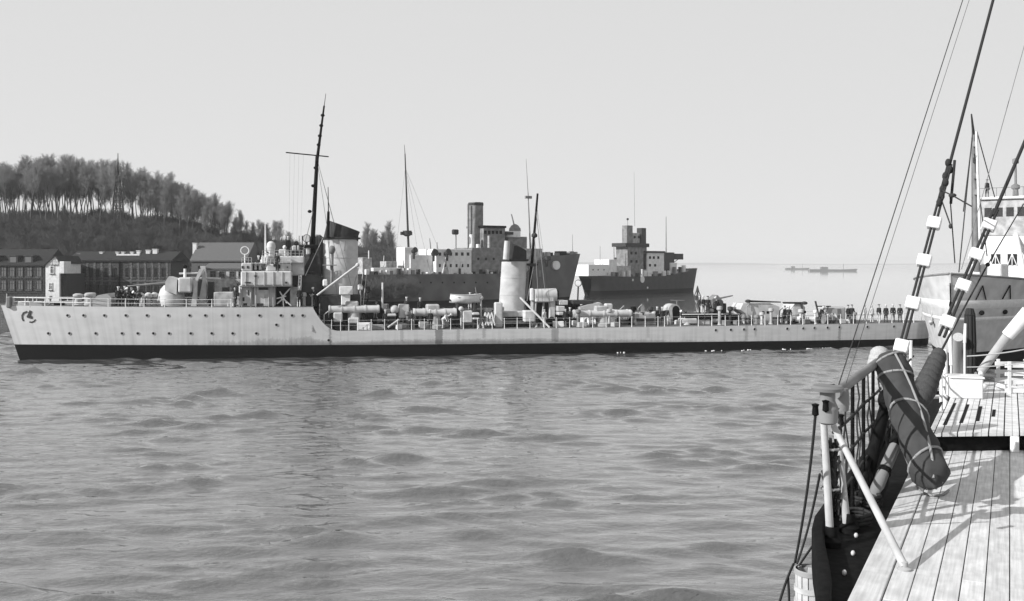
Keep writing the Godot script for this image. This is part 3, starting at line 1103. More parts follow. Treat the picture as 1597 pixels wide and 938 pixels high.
func tb_forecastle():
	var t := TB
	var fr := TF
	var mb := MB.new()
	# jackstaff and bow fittings
	pbar(mb, fr, 9, 478, 10, 458, 0, 0, 0.05, 0.03)
	put("jackstaff", mb, M.paint, t)
	mb = MB.new()
	pbox(mb, fr, 8, 463, 16, 479, 0.5, 1.0, 0.1, FD)
	put("bow_locker", mb, M.mid, t)
	for q in [[124, 0.6], [136, -0.7]]:
		mb = MB.new()
		var c := Vector3(fr.s(q[0]), FD + 0.05, q[1])
		mb.lathe(c, [[0.5, 0.0], [0.5, 0.2], [0.3, 0.3], [0.28, 0.8], [0.45, 0.95], [0.45, 1.1], [0.2, 1.2], [0.0, 1.2]], 14)
		put("capstan", mb, M.paint2, t)
	mb = MB.new()
	mb.slab([Vector2(fr.s(142), FD - 0.02), Vector2(fr.s(178), FD - 0.02), Vector2(fr.s(179), FD + 0.9), Vector2(fr.s(172), FD + 1.25), Vector2(fr.s(158), FD + 1.1), Vector2(fr.s(148), FD + 0.5)], -1.5, 1.6)
	put("canvas_cover", mb, M.canvas, t, "pale canvas covered gear on the forecastle")
	mb = MB.new()
	pbox(mb, fr, 131, 457, 145, 478, -0.6, 1.2, 0.1, FD)
	put("deck_locker", mb, M.paint2, t)
	for x in [222, 232, 240]:
		mb = MB.new()
		mb.lathe(Vector3(fr.s(x), FD, 0.9 - (x - 222) * 0.06), [[0.2, 0.0], [0.18, 0.75], [0.32, 0.85], [0.32, 1.15], [0.12, 1.3], [0.0, 1.3]], 10)
		put("ventilator", mb, M.paint, t)
	# forward gun under its rounded shield
	var g := put("gun_mount", _gun_base(fr, 267.0, 1.2, FD), M.paint, t, "pale rounded forward gun mount on the forecastle")
	mb = MB.new()
	var a := fr.p(277, 457, 1.3)
	var b := fr.p(298, 433, 1.3)
	mb.box(Vector3(a.x, a.y, -1.3), Vector3(b.x, b.y, 1.3), 0.12)
	put("shield", mb, M.paint, g)
	mb = MB.new()
	mb.slab([Vector2(fr.s(260), FD + 1.5), Vector2(fr.s(278), FD + 1.1), Vector2(fr.s(279), FD + 2.5), Vector2(fr.s(266), FD + 2.75), Vector2(fr.s(261), FD + 2.3)], -1.2, 1.25)
	put("shield_front", mb, M.paint, g)
	mb = MB.new()
	pbar(mb, fr, 288, 433, 288, 419, 0.3, 0.3, 0.13, 0.11)
	put("sight_post", mb, M.white, g)
	mb = MB.new()
	mb.ball(fr.p(288, 416.5, 0.3), Vector3.ONE * 0.2, 8, 6)
	put("sight_head", mb, M.black, g)
	mb = MB.new()
	pbar(mb, fr, 262, 441, 198, 447, 0, 0, 0.13, 0.08, 10)
	put("barrel", mb, M.mid, g)
	# blast screen and loading derrick just behind
	for q in [[300, 322, 309, 420], [309.5, 323, 322, 415]]:
		mb = MB.new()
		var y0 := FD - 0.02
		var lo: float = fr.s(q[0] - 1.0)
		mb.slab([Vector2(lo, y0), Vector2(fr.s(q[2] - 1.0), y0), Vector2(fr.s(q[2] - 0.5), fr.p(310, 440, 0).y), Vector2(fr.s(319), fr.p(310, q[3], 0).y), Vector2(fr.s(312), fr.p(310, q[3], 0).y), Vector2(fr.s(q[0] + 6.0), fr.p(310, 437, 0).y)], 0.2 if q[0] == 300 else -0.7, 0.9 if q[0] == 300 else 0.1)
		put("screen_pillar", mb, M.paint, t, "pale tapering pillar behind the forward gun")
	mb = MB.new()
	pbar(mb, fr, 298, 434, 344, 435, 0, 0, 0.12, 0.1)
	pbar(mb, fr, 279, 427, 312, 426, 0.2, 0.2, 0.08, 0.08)
	put("stowed_boom", mb, M.paint, t)
	mb = MB.new()
	pbox(mb, fr, 333, 456, 363, 480, 0.8, 1.8, 0.05, FD)
	put("deck_house", mb, M.paint2, t)
	mb = MB.new()
	pbox(mb, fr, 323.5, 440, 333, 480, 0.4, 0.8, 0.03, FD)
	put("hatch_screen", mb, M.dark, t)

func _gun_base(fr: Fr, px: float, r: float, y: float) -> ArrayMesh:
	var mb := MB.new()
	mb.lathe(Vector3(fr.s(px), y - 0.02, 0), [[r * 0.95, 0.0], [r * 1.0, 0.5], [r * 0.95, 1.1], [r * 0.8, 1.6], [r * 0.55, 1.95], [0.0, 2.05]], 18)
	return mb.mesh()

func tb_bridge():
	var t := TB
	var fr := TF
	var mb := MB.new()
	# lower house, with an open bay at its after end
	pbox(mb, fr, 372, 445, 429, 480, 2.4, 4.8, 0.1, FD)
	var house := put("bridge_house", mb, M.paint, t)
	for q in [[379, 467, 5, 6], [387, 457, 3, 8], [394.5, 462, 2.5, 26], [382, 475, 6, 3.5], [404, 475.5, 12, 5], [411, 450.5, 16, 5]]:
		mb = MB.new()
		pbox(mb, fr, q[0] - q[2] / 2, q[1] - q[3] / 2, q[0] + q[2] / 2, q[1] + q[3] / 2, 2.43, 0.2, 0.0)
		put("scuttle" if q[2] < 8 else "vent_opening", mb, M.dark if q[0] != 394.5 else M.mid, house)
	mb = MB.new()
	pbox(mb, fr, 452, 448, 466, 480, 2.0, 4.0, 0.05, FD)
	put("after_house", mb, M.paint2, t)
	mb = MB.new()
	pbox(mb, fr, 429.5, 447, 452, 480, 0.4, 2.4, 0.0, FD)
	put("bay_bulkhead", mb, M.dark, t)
	for q in [[436, 455, 447, 473], [452, 450, 438, 466], [431, 466, 446, 462], [432, 474, 441, 466], [441, 466, 442, 480], [441, 466, 454, 477]]:
		mb = MB.new()
		pbar(mb, fr, q[0], q[1], q[2], minf(q[3], 479), 2.2, 2.2, 0.06)
		put("strut", mb, M.white, t)
	# bridge deck with its screen
	mb = MB.new()
	pbox(mb, fr, 375, 423, 455, 446.5, 2.9, 5.8, 0.12)
	var br := put("bridge_screen", mb, M.paint, t, "pale bridge screen above the lower house")
	mb = MB.new()
	pbox(mb, fr, 376, 410, 393, 423.5, 2.7, 5.4, 0.1)
	pbox(mb, fr, 415, 412, 454, 423.5, 2.5, 5.0, 0.1)
	put("bridge_wing", mb, M.paint, br)
	mb = MB.new()
	pbox(mb, fr, 393.5, 411.5, 415, 423.4, 1.2, 0.5, 0.0)
	put("bridge_opening", mb, M.black, br)
	for x in [398, 405.5]:
		mb = MB.new()
		mb.lathe(fr.p(x, 421, 2.0), [[0.14, 0.0], [0.12, 0.35], [0.2, 0.4], [0.2, 0.6], [0.0, 0.66]], 10)
		put("pelorus", mb, M.white, br)
	mb = MB.new()
	pbox(mb, fr, 392, 410.2, 416, 411.6, 2.6, 5.0, 0.02)
	put("awning_edge", mb, M.paint, br)
	# upper bridge
	mb = MB.new()
	pbox(mb, fr, 407, 400, 474, 411, 2.2, 4.4, 0.08)
	pbox(mb, fr, 424, 399.5, 474, 430, 1.9, 3.8, 0.08)
	var ub := put("upper_bridge", mb, M.paint, t)
	mb = MB.new()
	pbox(mb, fr, 434, 389, 454, 400.2, 1.0, 2.0, 0.1)
	put("chart_box", mb, M.paint, ub)
	mb = MB.new()
	pbox(mb, fr, 455, 392, 468, 399.8, 0.9, 1.8, 0.05)
	put("flag_locker", mb, M.dark, ub)
	mb = MB.new()
	pbox(mb, fr, 455, 383, 467, 391.5, 0.6, 1.0, 0.1)
	pbox(mb, fr, 445, 383, 454, 388.5, 0.3, 1.2, 0.15)
	put("signal_shelter", mb, M.paint, ub)
	mb = MB.new()
	var c := fr.p(422.5, 399, 0.3)
	mb.lathe(c, [[0.32, -0.2], [0.3, 0.2], [0.34, 0.5], [0.42, 0.8], [0.36, 1.15], [0.18, 1.32], [0.0, 1.35]], 14)
	put("rangefinder", mb, M.paint, ub, "pale domed rangefinder on the upper bridge")
	mb = MB.new()
	pbar(mb, fr, 414, 401, 413.5, 350, 0, 0, 0.1, 0.05)
	put("signal_staff", mb, M.white, ub)
	# direction finder loop
	mb = MB.new()
	var lc := fr.p(381.5, 391, 0)
	var pts := []
	for i in 25: pts.append(lc + Vector3(cos(TAU * i / 24) * 0.36, sin(TAU * i / 24) * 0.36, 0))
	mb.rope(pts, 0.045, 6)
	pbar(mb, fr, 381.5, 397.2, 381.5, 411, 0, 0, 0.06)
	put("direction_finder_loop", mb, M.white, br)
	# openings between screens
	for q in [[428, 413, 5, 7], [435, 416, 5, 7], [440, 428, 3, 2.5], [448, 417, 2, 3]]:
		mb = MB.new()
		pbox(mb, fr, q[0] - q[2] / 2, q[1] - q[3] / 2, q[0] + q[2] / 2, q[1] + q[3] / 2, 2.53, 0.1, 0.0)
		put("window", mb, M.dark, br)
	# rails, pipes and doors that crowd the bridge
	for q in [[409, 400, 473, 391, 2.15], [377, 410, 392, 402, 2.65], [416, 412, 453, 404, 2.75]]:
		mb = MB.new()
		var n := int((q[2] - q[0]) / 7.0) + 1
		for i in n + 1:
			var x: float = lerpf(q[0], q[2], float(i) / n)
			pbar(mb, fr, x, q[1], x, q[3], q[4], q[4], 0.028, 0.028, 5)
		for y in [q[3], (q[1] + q[3]) / 2.0]:
			pbar(mb, fr, q[0], y, q[2], y, q[4], q[4], 0.02, 0.02, 5)
		put("bridge_rail", mb, M.paint2, br)
	for x in [377, 391, 399, 419, 426]:
		mb = MB.new()
		pbar(mb, fr, x, 447, x, 479, 2.46, 2.46, 0.05, 0.05, 6)
		put("pipe", mb, M.paint2, house)
	mb = MB.new()
	pbox(mb, fr, 412, 455, 423, 478, 2.45, 0.1, 0.02)
	put("door", mb, M.paint2, house)
	mb = MB.new()
	pbox(mb, fr, 373, 446.3, 456, 447.6, 3.0, 6.0, 0.02)
	put("bridge_deck_edge", mb, M.mid, br)
	for x in [383, 397, 412, 426, 440]:
		mb = MB.new()
		pbar(mb, fr, x, 424, x, 446, 2.93, 2.93, 0.04, 0.04, 5)
		put("screen_rib", mb, M.paint2, br)
	for q in [[398, 431, 4, 3], [386, 441, 9, 2], [446, 441, 3, 3], [378, 417, 3, 4], [386, 417, 3, 4]]:
		mb = MB.new()
		pbox(mb, fr, q[0] - q[2] / 2.0, q[1] - q[3] / 2.0, q[0] + q[2] / 2.0, q[1] + q[3] / 2.0, 2.96 if q[1] > 424 else 2.74, 0.08, 0.0)
		put("screen_fitting", mb, M.dark, br)
	for q in [[430, 395, 0.16], [444, 386, 0.2], [462, 380, 0.22], [470, 388, 0.14]]:
		mb = MB.new()
		mb.ball(fr.p(q[0], q[1], 1.2), Vector3.ONE * q[2], 10, 6)
		mb.tube(fr.p(q[0], q[1], 1.2), fr.p(q[0], 400, 1.2), 0.05, 0.05, 5)
		put("signal_lamp", mb, M.dark if int(q[0]) % 4 else M.white, ub)
	# ladder and davit aft of the bridge
	mb = MB.new()
	for dx in [0.0, 3.5]:
		pbar(mb, fr, 467 + dx - 3, 480, 469 + dx - 3, 430, 2.3, 2.3, 0.06)
	for k in 9:
		pbar(mb, fr, 464 + k * 0.2, 478 - k * 5.4, 467.5 + k * 0.2, 478 - k * 5.4, 2.3, 2.3, 0.04)
	put("ladder", mb, M.white, t)
	mb = MB.new()
	pbox(mb, fr, 456, 431, 463.5, 447, 1.5, 3.0, 0.02)
	put("ladder_well", mb, M.dark, t)
	# crowded searchlight and winch gear in the shadow behind
	mb = MB.new()
	mb.lathe(Vector3(fr.s(482), FD - 0.02, 0.4), [[0.9, 0.0], [0.9, 1.0], [1.25, 1.3], [1.35, 2.2], [1.1, 2.8], [0.5, 3.0], [0.0, 3.05]], 16)
	put("covered_gun", mb, M.darkcanvas, t, "dark canvas covered anti-aircraft gun behind the bridge")
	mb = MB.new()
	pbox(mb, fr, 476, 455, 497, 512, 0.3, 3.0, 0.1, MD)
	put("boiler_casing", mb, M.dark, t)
	for x in [467, 474, 488, 497]:
		mb = MB.new()
		mb.lathe(Vector3(fr.s(x, 1.5), FD - 0.02 if x < 495 else MD, 1.5), [[0.16, 0.0], [0.15, 0.8], [0.26, 0.95], [0.2, 1.25], [0.0, 1.3]], 10)
		put("ventilator", mb, M.paint, t)
	# foremast
	mb = MB.new()
	var foot := fr.p(482, 470, 0)
	foot.y = FD
	mb.tube(foot, fr.p(494.5, 243, 0), 0.27, 0.17, 10)
	var mast := put("foremast", mb, M.black, t, "dark raked foremast with a yard")
	mb = MB.new()
	mb.tube(fr.p(494.0, 252, 0.2), fr.p(505.3, 165, 0.2), 0.15, 0.08, 8)
	put("topmast", mb, M.black, mast)
	mb = MB.new()
	pbar(mb, fr, 505, 168, 508, 146, 0.2, 0.2, 0.035, 0.02)
	put("aerial_rod", mb, M.black, mast)
	mb = MB.new()
	mb.tube(fr.p(446, 238, 1.6), fr.p(512, 244.5, -1.5), 0.06, 0.06, 6)
	put("yard", mb, M.black, mast)
	for y in [180, 196, 212, 226, 262, 290, 330]:
		mb = MB.new()
		var f: float = (505.0 - (y - 165) * 0.135)
		mb.ball(fr.p(f, y, 0.2 if y < 243 else 0.0), Vector3(0.2, 0.16, 0.2), 6, 4)
		put("mast_fitting", mb, M.black, mast)
	mb = MB.new()
	for q in [[-1.6, 2.6], [1.6, 2.6], [-1.8, 4.2], [1.8, 4.2]]:
		mb.tube(fr.p(494, 247, 0), Vector3(fr.s(484) + q[1], FD, q[0] * 1.3), 0.016, 0.016, 3, false)
	for k in 4:
		mb.tube(fr.p(452 + k * 7, 239, 1.3 - k * 0.3), fr.p(450 + k * 6, 400, 1.2), 0.006, 0.006, 3, false)
	put("stay", mb, M.dark, mast)
	mb = MB.new()
	mb.lathe(fr.p(483, 388, 0), [[0.35, 0.0], [1.0, 0.25], [1.05, 0.35], [1.0, 0.36], [0.0, 0.36]], 14)
	var pl := put("searchlight_platform", mb, M.dark, mast)
	mb = MB.new()
	for k in 8:
		var an := TAU * k / 8
		mb.tube(fr.p(483, 383, 0) + Vector3(cos(an), 0, sin(an)) * 0.98, fr.p(483, 368, 0) + Vector3(cos(an), 0, sin(an)) * 0.98, 0.03, 0.03, 4)
	put("platform_rail", mb, M.dark, pl)
	mb = MB.new()
	pbox(mb, fr, 477, 384, 484, 398, 0.5, 0.6, 0.1)
	put("mast_locker", mb, M.paint, mast)
	mb = MB.new()
	mb.tube(fr.p(478, 372, 0.9), fr.p(478, 372, 0.35), 0.38, 0.38, 14)
	mb.tube(fr.p(478, 378, 0.6), fr.p(478, 384, 0.6), 0.1, 0.1, 8)
	put("searchlight", mb, M.dark, pl)
	mb = MB.new()
	mb.tube(fr.p(478, 372, 0.93), fr.p(478, 372, 0.9), 0.32, 0.32, 14)
	put("lens", mb, M.white, pl)
	mb = MB.new()
	mb.slab([Vector2(fr.s(466), fr.p(466, 432, 0).y), Vector2(fr.s(500), fr.p(500, 430, 0).y), Vector2(fr.s(498), fr.p(500, 395, 0).y), Vector2(fr.s(487), fr.p(487, 395, 0).y), Vector2(fr.s(477), fr.p(477, 412, 0).y)], -0.8, 0.9)
	put("mast_house", mb, M.dark, t)

# a raked oval funnel: body between sighted corners, hood above
func funnel(fr: Fr, called: String, label: String, xl: float, xr: float, ytop: float, ybot: float, shift: float, cap: Array) -> MeshInstance3D:
	var a := fr.p((xl + xr) / 2, ytop, 0)
	var b := fr.p((xl + xr) / 2 + shift, ybot, 0)
	var r := (fr.s(xr) - fr.s(xl)) / 2
	var h := a.y - b.y
	var lean := (a.x - b.x) / h
	var mb := MB.new()
	mb.lathe(b, [[r * 1.0, 0.0], [r * 0.985, h * 0.5], [r * 0.97, h]], 28, 1.0, 0.72, lean)
	for k in [0.33, 0.66]:
		mb.lathe(b, [[r * 0.99, h * k], [r * 1.012, h * k + 0.01], [r * 1.012, h * k + 0.06], [r * 0.99, h * k + 0.07]], 28, 1.0, 0.72, lean)
	var o := put(called, mb, M.paint, TB, label)
	mb = MB.new()
	mb.lathe(b, [[r * 0.98, h - 0.12], [r * 1.12, h - 0.06], [r * 1.12, h + 0.08], [r * 0.98, h + 0.1]], 28, 1.0, 0.72, lean)
	put("band", mb, M.dark, o)
	# hood: an oval wall whose top slopes down aft
	mb = MB.new()
	var rows := []
	var inner := []
	for i in 29:
		var t := TAU * i / 28
		var e := Vector3(cos(t) * r * 0.95, 0, sin(t) * r * 0.68)
		var f := (1.0 - cos(t)) / 2      # 1 at the forward side
		var up := lerpf(cap[1], cap[0], f)
		var o0 := Vector3(a.x, a.y + 0.05, 0) + e
		var o1 := Vector3(a.x + cap[2] * (1.0 if true else 0.0), a.y + up, 0) + e * Vector3(cap[3], 1, 0.95)
		rows.append([o0, o1])
		inner.append([o1, o1 + Vector3(-e.x * 0.08, -0.03, -e.z * 0.08), o1 + Vector3(-e.x * 0.1, -0.9, -e.z * 0.1)])
	mb.grid(rows, func(p): return Vector3(p.x - a.x, 0, p.z))
	mb.grid(inner, func(p): return Vector3(a.x - p.x, 0.4, -p.z))
	put("hood", mb, M.dark, o, "dark sloping funnel hood")
	mb = MB.new()
	mb.lathe(Vector3(a.x, a.y + 0.06, 0), [[r * 0.9, 0.0], [0.0, 0.02]], 24, 1.0, 0.7)
	put("smoke_pipe", mb, M.black, o)
	return o

func tb_funnels():
	var t := TB
	var fr := TF
	var f := funnel(fr, "forward_funnel", "tall pale forward funnel with a dark sloping hood", 503, 559, 372, 462, -1.0, [1.7, 0.62, 0.3, 0.95])
	var mb := MB.new()
	pbar(mb, fr, 511, 372, 512, 330, 1.3, 1.3, 0.16, 0.12)
	pbar(mb, fr, 512, 331, 511.5, 292, 1.3, 1.3, 0.05, 0.03)
	put("steam_pipe", mb, M.black, f)
	mb = MB.new()
	pbar(mb, fr, 518, 388, 517, 445, 2.15, 2.15, 0.14, 0.14)
	mb.ball(fr.p(517.5, 390, 2.2), Vector3(0.3, 0.42, 0.25), 10, 6)
	put("siren_pipe", mb, M.mid, f)
	mb = MB.new()
	pbox(mb, fr, 503, 413, 525, 414.6, 2.7, 1.0, 0.02)
	put("siren_platform", mb, M.mid, f)
	mb = MB.new()
	for k in 3:
		pbar(mb, fr, 538 + k * 0.2, 376, 537 + k * 0.2, 392, 2.08, 2.1, 0.03, 0.03, 4)
	put("rungs", mb, M.mid, f)
	mb = MB.new()
	pbox(mb, fr, 488, 366, 503.5, 432, -0.2, 2.2, 0.25)
	put("funnel_casing", mb, M.mid, t)
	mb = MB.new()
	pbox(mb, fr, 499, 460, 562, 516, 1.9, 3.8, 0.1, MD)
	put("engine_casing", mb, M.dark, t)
	mb = MB.new()
	pbox(mb, fr, 529, 447, 550, 460, 2.6, 0.9, 0.05)
	pbox(mb, fr, 532, 459.5, 546, 476, 2.4, 0.6, 0.05)
	put("ready_locker", mb, M.white, t)
	mb = MB.new()
	pbox(mb, fr, 503, 436, 511, 447, 2.2, 0.8, 0.1)
	put("funnel_locker", mb, M.white, t)
	mb = MB.new()
	pbar(mb, fr, 494, 461, 557, 414, 3.2, 3.0, 0.09, 0.11)
	mb.ball(fr.p(557.5, 413.5, 3.0), Vector3.ONE * 0.2, 8, 6)
	put("derrick_boom", mb, M.paint, t, "pale derrick boom raised across the forward funnel")
	# rear funnel
	f = funnel(fr, "after_funnel", "pale after funnel with a dark sloping hood and shaded after side", 782, 822, 406, 488, -4.5, [1.95, 0.9, 0.15, 0.88])
	mb = MB.new()
	mb.tube(fr.p(789, 405, 1.3), fr.p(791, 376, 1.3), 0.3, 0.27, 10)
	put("steam_pipe", mb, M.paint, f)
	mb = MB.new()
	pbox(mb, fr, 772, 486, 826, 516, 1.9, 3.8, 0.1, MD)
	put("engine_casing", mb, M.paint2, t)
	mb = MB.new()
	pbox(mb, fr, 786, 494.5, 818, 500, 2.0, 0.2, 0.0)
	pbox(mb, fr, 775, 504, 826, 511, 2.0, 0.2, 0.0)
	put("casing_vent", mb, M.black, t)
	mb = MB.new()
	pbar(mb, fr, 811, 464, 857, 511, 2.9, 3.4, 0.1, 0.09)
	put("boat_boom", mb, M.white, t, "pale boom slanting down abaft the after funnel")
	mb = MB.new()
	pbox(mb, fr, 772, 472, 784, 512, 2.4, 0.7, 0.1, MD)
	put("vent_trunk", mb, M.paint, t)
	mb = MB.new()
	pbox(mb, fr, 818, 485, 835, 503, 2.8, 1.4, 0.1)
	put("funnel_locker", mb, M.paint, t)
	tb_clutter()

# a bank of two torpedo tubes trained fore and aft
func tube_bank(fr: Fr, x0: float, x1: float, py: float, z: float, label: String):
	var a := fr.p(x0, py, z)
	var b := fr.p(x1, py, z)
	b.y = a.y
	var mid := a.lerp(b, 0.5)
	var mb := MB.new()
	mb.lathe(Vector3(mid.x, MD - 0.05, z - 0.4), [[0.9, 0.0], [0.9, 0.3], [0.6, 0.4], [0.6, a.y - MD - 0.1], [0.0, a.y - MD - 0.1]], 14)
	var o := put("torpedo_tube_mount", mb, M.paint2, TB, label)
	for k in 2:
		var off := Vector3(0, 0, -0.85 * k)
		mb = MB.new()
		mb.tube(a + off, b + off, 0.34, 0.34, 14)
		for f in [0.02, 0.25, 0.5, 0.72, 0.97]:
			var c := (a + off).lerp(b + off, f)
			mb.tube(c - Vector3(0.07, 0, 0), c + Vector3(0.07, 0, 0), 0.39, 0.39, 14)
		put("tube", mb, M.paint, o)
		mb = MB.new()
		mb.tube(b + off, b + off + Vector3(0.12, 0, 0), 0.3, 0.2, 14)
		put("breech_door", mb, M.black, o)
	mb = MB.new()
	mb.box(Vector3(mid.x - 0.8, a.y + 0.2, z - 1.2), Vector3(mid.x + 0.4, a.y + 0.75, z + 0.2), 0.1)
	put("training_seat", mb, M.paint2, o)

func tb_waist():
	var t := TB
	var fr := TF
	var mb := MB.new()
	tube_bank(fr, 512, 592, 483, 2.4, "pale twin torpedo tubes beside the forward funnel")
	tube_bank(fr, 645, 712, 488, 2.3, "pale twin torpedo tubes amidships")
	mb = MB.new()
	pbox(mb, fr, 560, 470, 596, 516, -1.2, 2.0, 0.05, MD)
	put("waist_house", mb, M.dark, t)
	# round and boxy fittings in the waist
	for q in [[615, 483, 0.42, 1.6], [557, 471, 0.3, 1.4], [750, 465, 0.24, 1.8], [719, 482, 0.24, 2.4]]:
		mb = MB.new()
		mb.ball(fr.p(q[0], q[1], q[3]), Vector3.ONE * q[2], 12, 8)
		var b := fr.p(q[0], q[1], q[3])
		mb.tube(Vector3(b.x, MD, b.z), b, 0.09, 0.09, 6)
		put("cowl_vent", mb, M.paint, t)
	for q in [[622, 475, 638, 497, 1.6, "pale locker amidships"], [722, 485, 737, 504, 2.6, ""], [520, 488, 534, 503, 3.2, ""], [543, 496, 560, 505, 3.2, ""], [600, 490, 618, 494, 3.0, ""], [737, 488, 748, 492, 3.0, ""], [738, 496, 748, 499, 3.0, ""]]:
		mb = MB.new()
		pbox(mb, fr, q[0], q[1], q[2], q[3], q[4], 1.0, 0.08)
		var o := put("deck_locker", mb, M.paint, t, q[5])
		mb = MB.new()
		var a := fr.p(q[0] + 2, q[3], q[4] - 0.3)
		var b := fr.p(q[2] - 2, q[3], q[4] - 0.3)
		mb.box(Vector3(a.x, MD - 0.04, q[4] - 0.7), Vector3(b.x, a.y + 0.02, q[4] - 0.3))
		put("foundation", mb, M.dark, o)
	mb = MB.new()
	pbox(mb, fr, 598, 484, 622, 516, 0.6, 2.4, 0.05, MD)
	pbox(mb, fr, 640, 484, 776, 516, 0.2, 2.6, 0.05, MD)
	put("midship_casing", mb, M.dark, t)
	for x in [606, 628, 655, 672, 692, 735, 758, 763]:
		mb = MB.new()
		mb.lathe(Vector3(fr.s(x, 1.2), MD, 1.2), [[0.14, 0.0], [0.13, 1.3], [0.26, 1.5], [0.24, 1.8], [0.0, 1.85]], 10)
		put("ventilator", mb, M.paint2, t)
	for x in [752, 757, 762]:
		mb = MB.new()
		pbar(mb, fr, x, 508, x + 5, 488, 3.0, 2.4, 0.07)
		pbar(mb, fr, x + 10, 508, x + 5, 488, 3.0, 2.4, 0.07)
		put("davit_strut", mb, M.paint, t)
	mb = MB.new()
	pbar(mb, fr, 605, 511, 622, 499, 3.3, 3.0, 0.1)
	put("stowed_spar", mb, M.paint, t)
	# mast pole and signal gear between the funnels
	mb = MB.new()
	pbar(mb, fr, 596, 480, 596.5, 441, 1.0, 1.0, 0.1, 0.08)
	put("flag_pole", mb, M.white, t)
	# after mast
	mb = MB.new()
	var foot := fr.p(826, 470, 0)
	mb.tube(Vector3(foot.x - 0.3, MD, 0), fr.p(838.5, 302, 0), 0.2, 0.1, 8)
	var mast := put("after_mast", mb, M.black, t, "thin dark after mast behind the second funnel")
	mb = MB.new()
	mb.lathe(fr.p(833.5, 371, 0), [[0.12, 0.0], [0.3, 0.1], [0.3, 0.3], [0.12, 0.5]], 8)
	mb.lathe(fr.p(830.5, 416, 0), [[0.12, 0.0], [0.6, 0.12], [0.6, 0.3], [0.0, 0.32]], 10)
	put("mast_platform", mb, M.dark, mast)
	mb = MB.new()
	for q in [[843, 1.6], [818, -1.6], [856, 1.9]]:
		mb.tube(fr.p(837, 320, 0), Vector3(fr.s(q[0]), MD, q[1]), 0.014, 0.014, 3, false)
	put("stay", mb, M.dark, mast)
	# searchlight house on legs abaft the mast
	mb = MB.new()
	var a := fr.p(833, 461, 0.3)
	var b := fr.p(867, 460, 0.3)
	mb.tube(a, b, 0.64, 0.64, 18)
	mb.box(Vector3(a.x, a.y - 0.66, -0.5), Vector3(b.x - 0.3, a.y + 0.1, 0.9), 0.1)
	var sh := put("searchlight_house", mb, M.paint, t, "pale drum shaped searchlight house on a pillar")
	mb = MB.new()
	mb.tube(b, b + Vector3(0.18, 0, 0), 0.55, 0.5, 18)
	put("lens", mb, M.black, sh)
	mb = MB.new()
	pbox(mb, fr, 857, 470, 866, 514, 0.6, 0.7, 0.05, MD)
	put("pillar", mb, M.paint, sh)
	for x in [836, 848]:
		mb = MB.new()
		pbar(mb, fr, x, 472, x - 3, 513, 0.4, 0.4, 0.1)
		put("strut", mb, M.paint2, sh)
	mb = MB.new()
	pbox(mb, fr, 827, 450, 833, 470, 0.7, 0.8, 0.1)
	pbox(mb, fr, 828, 469.5, 832, 516, 0.5, 0.4, 0.02, MD)
	put("signal_locker", mb, M.white, t)

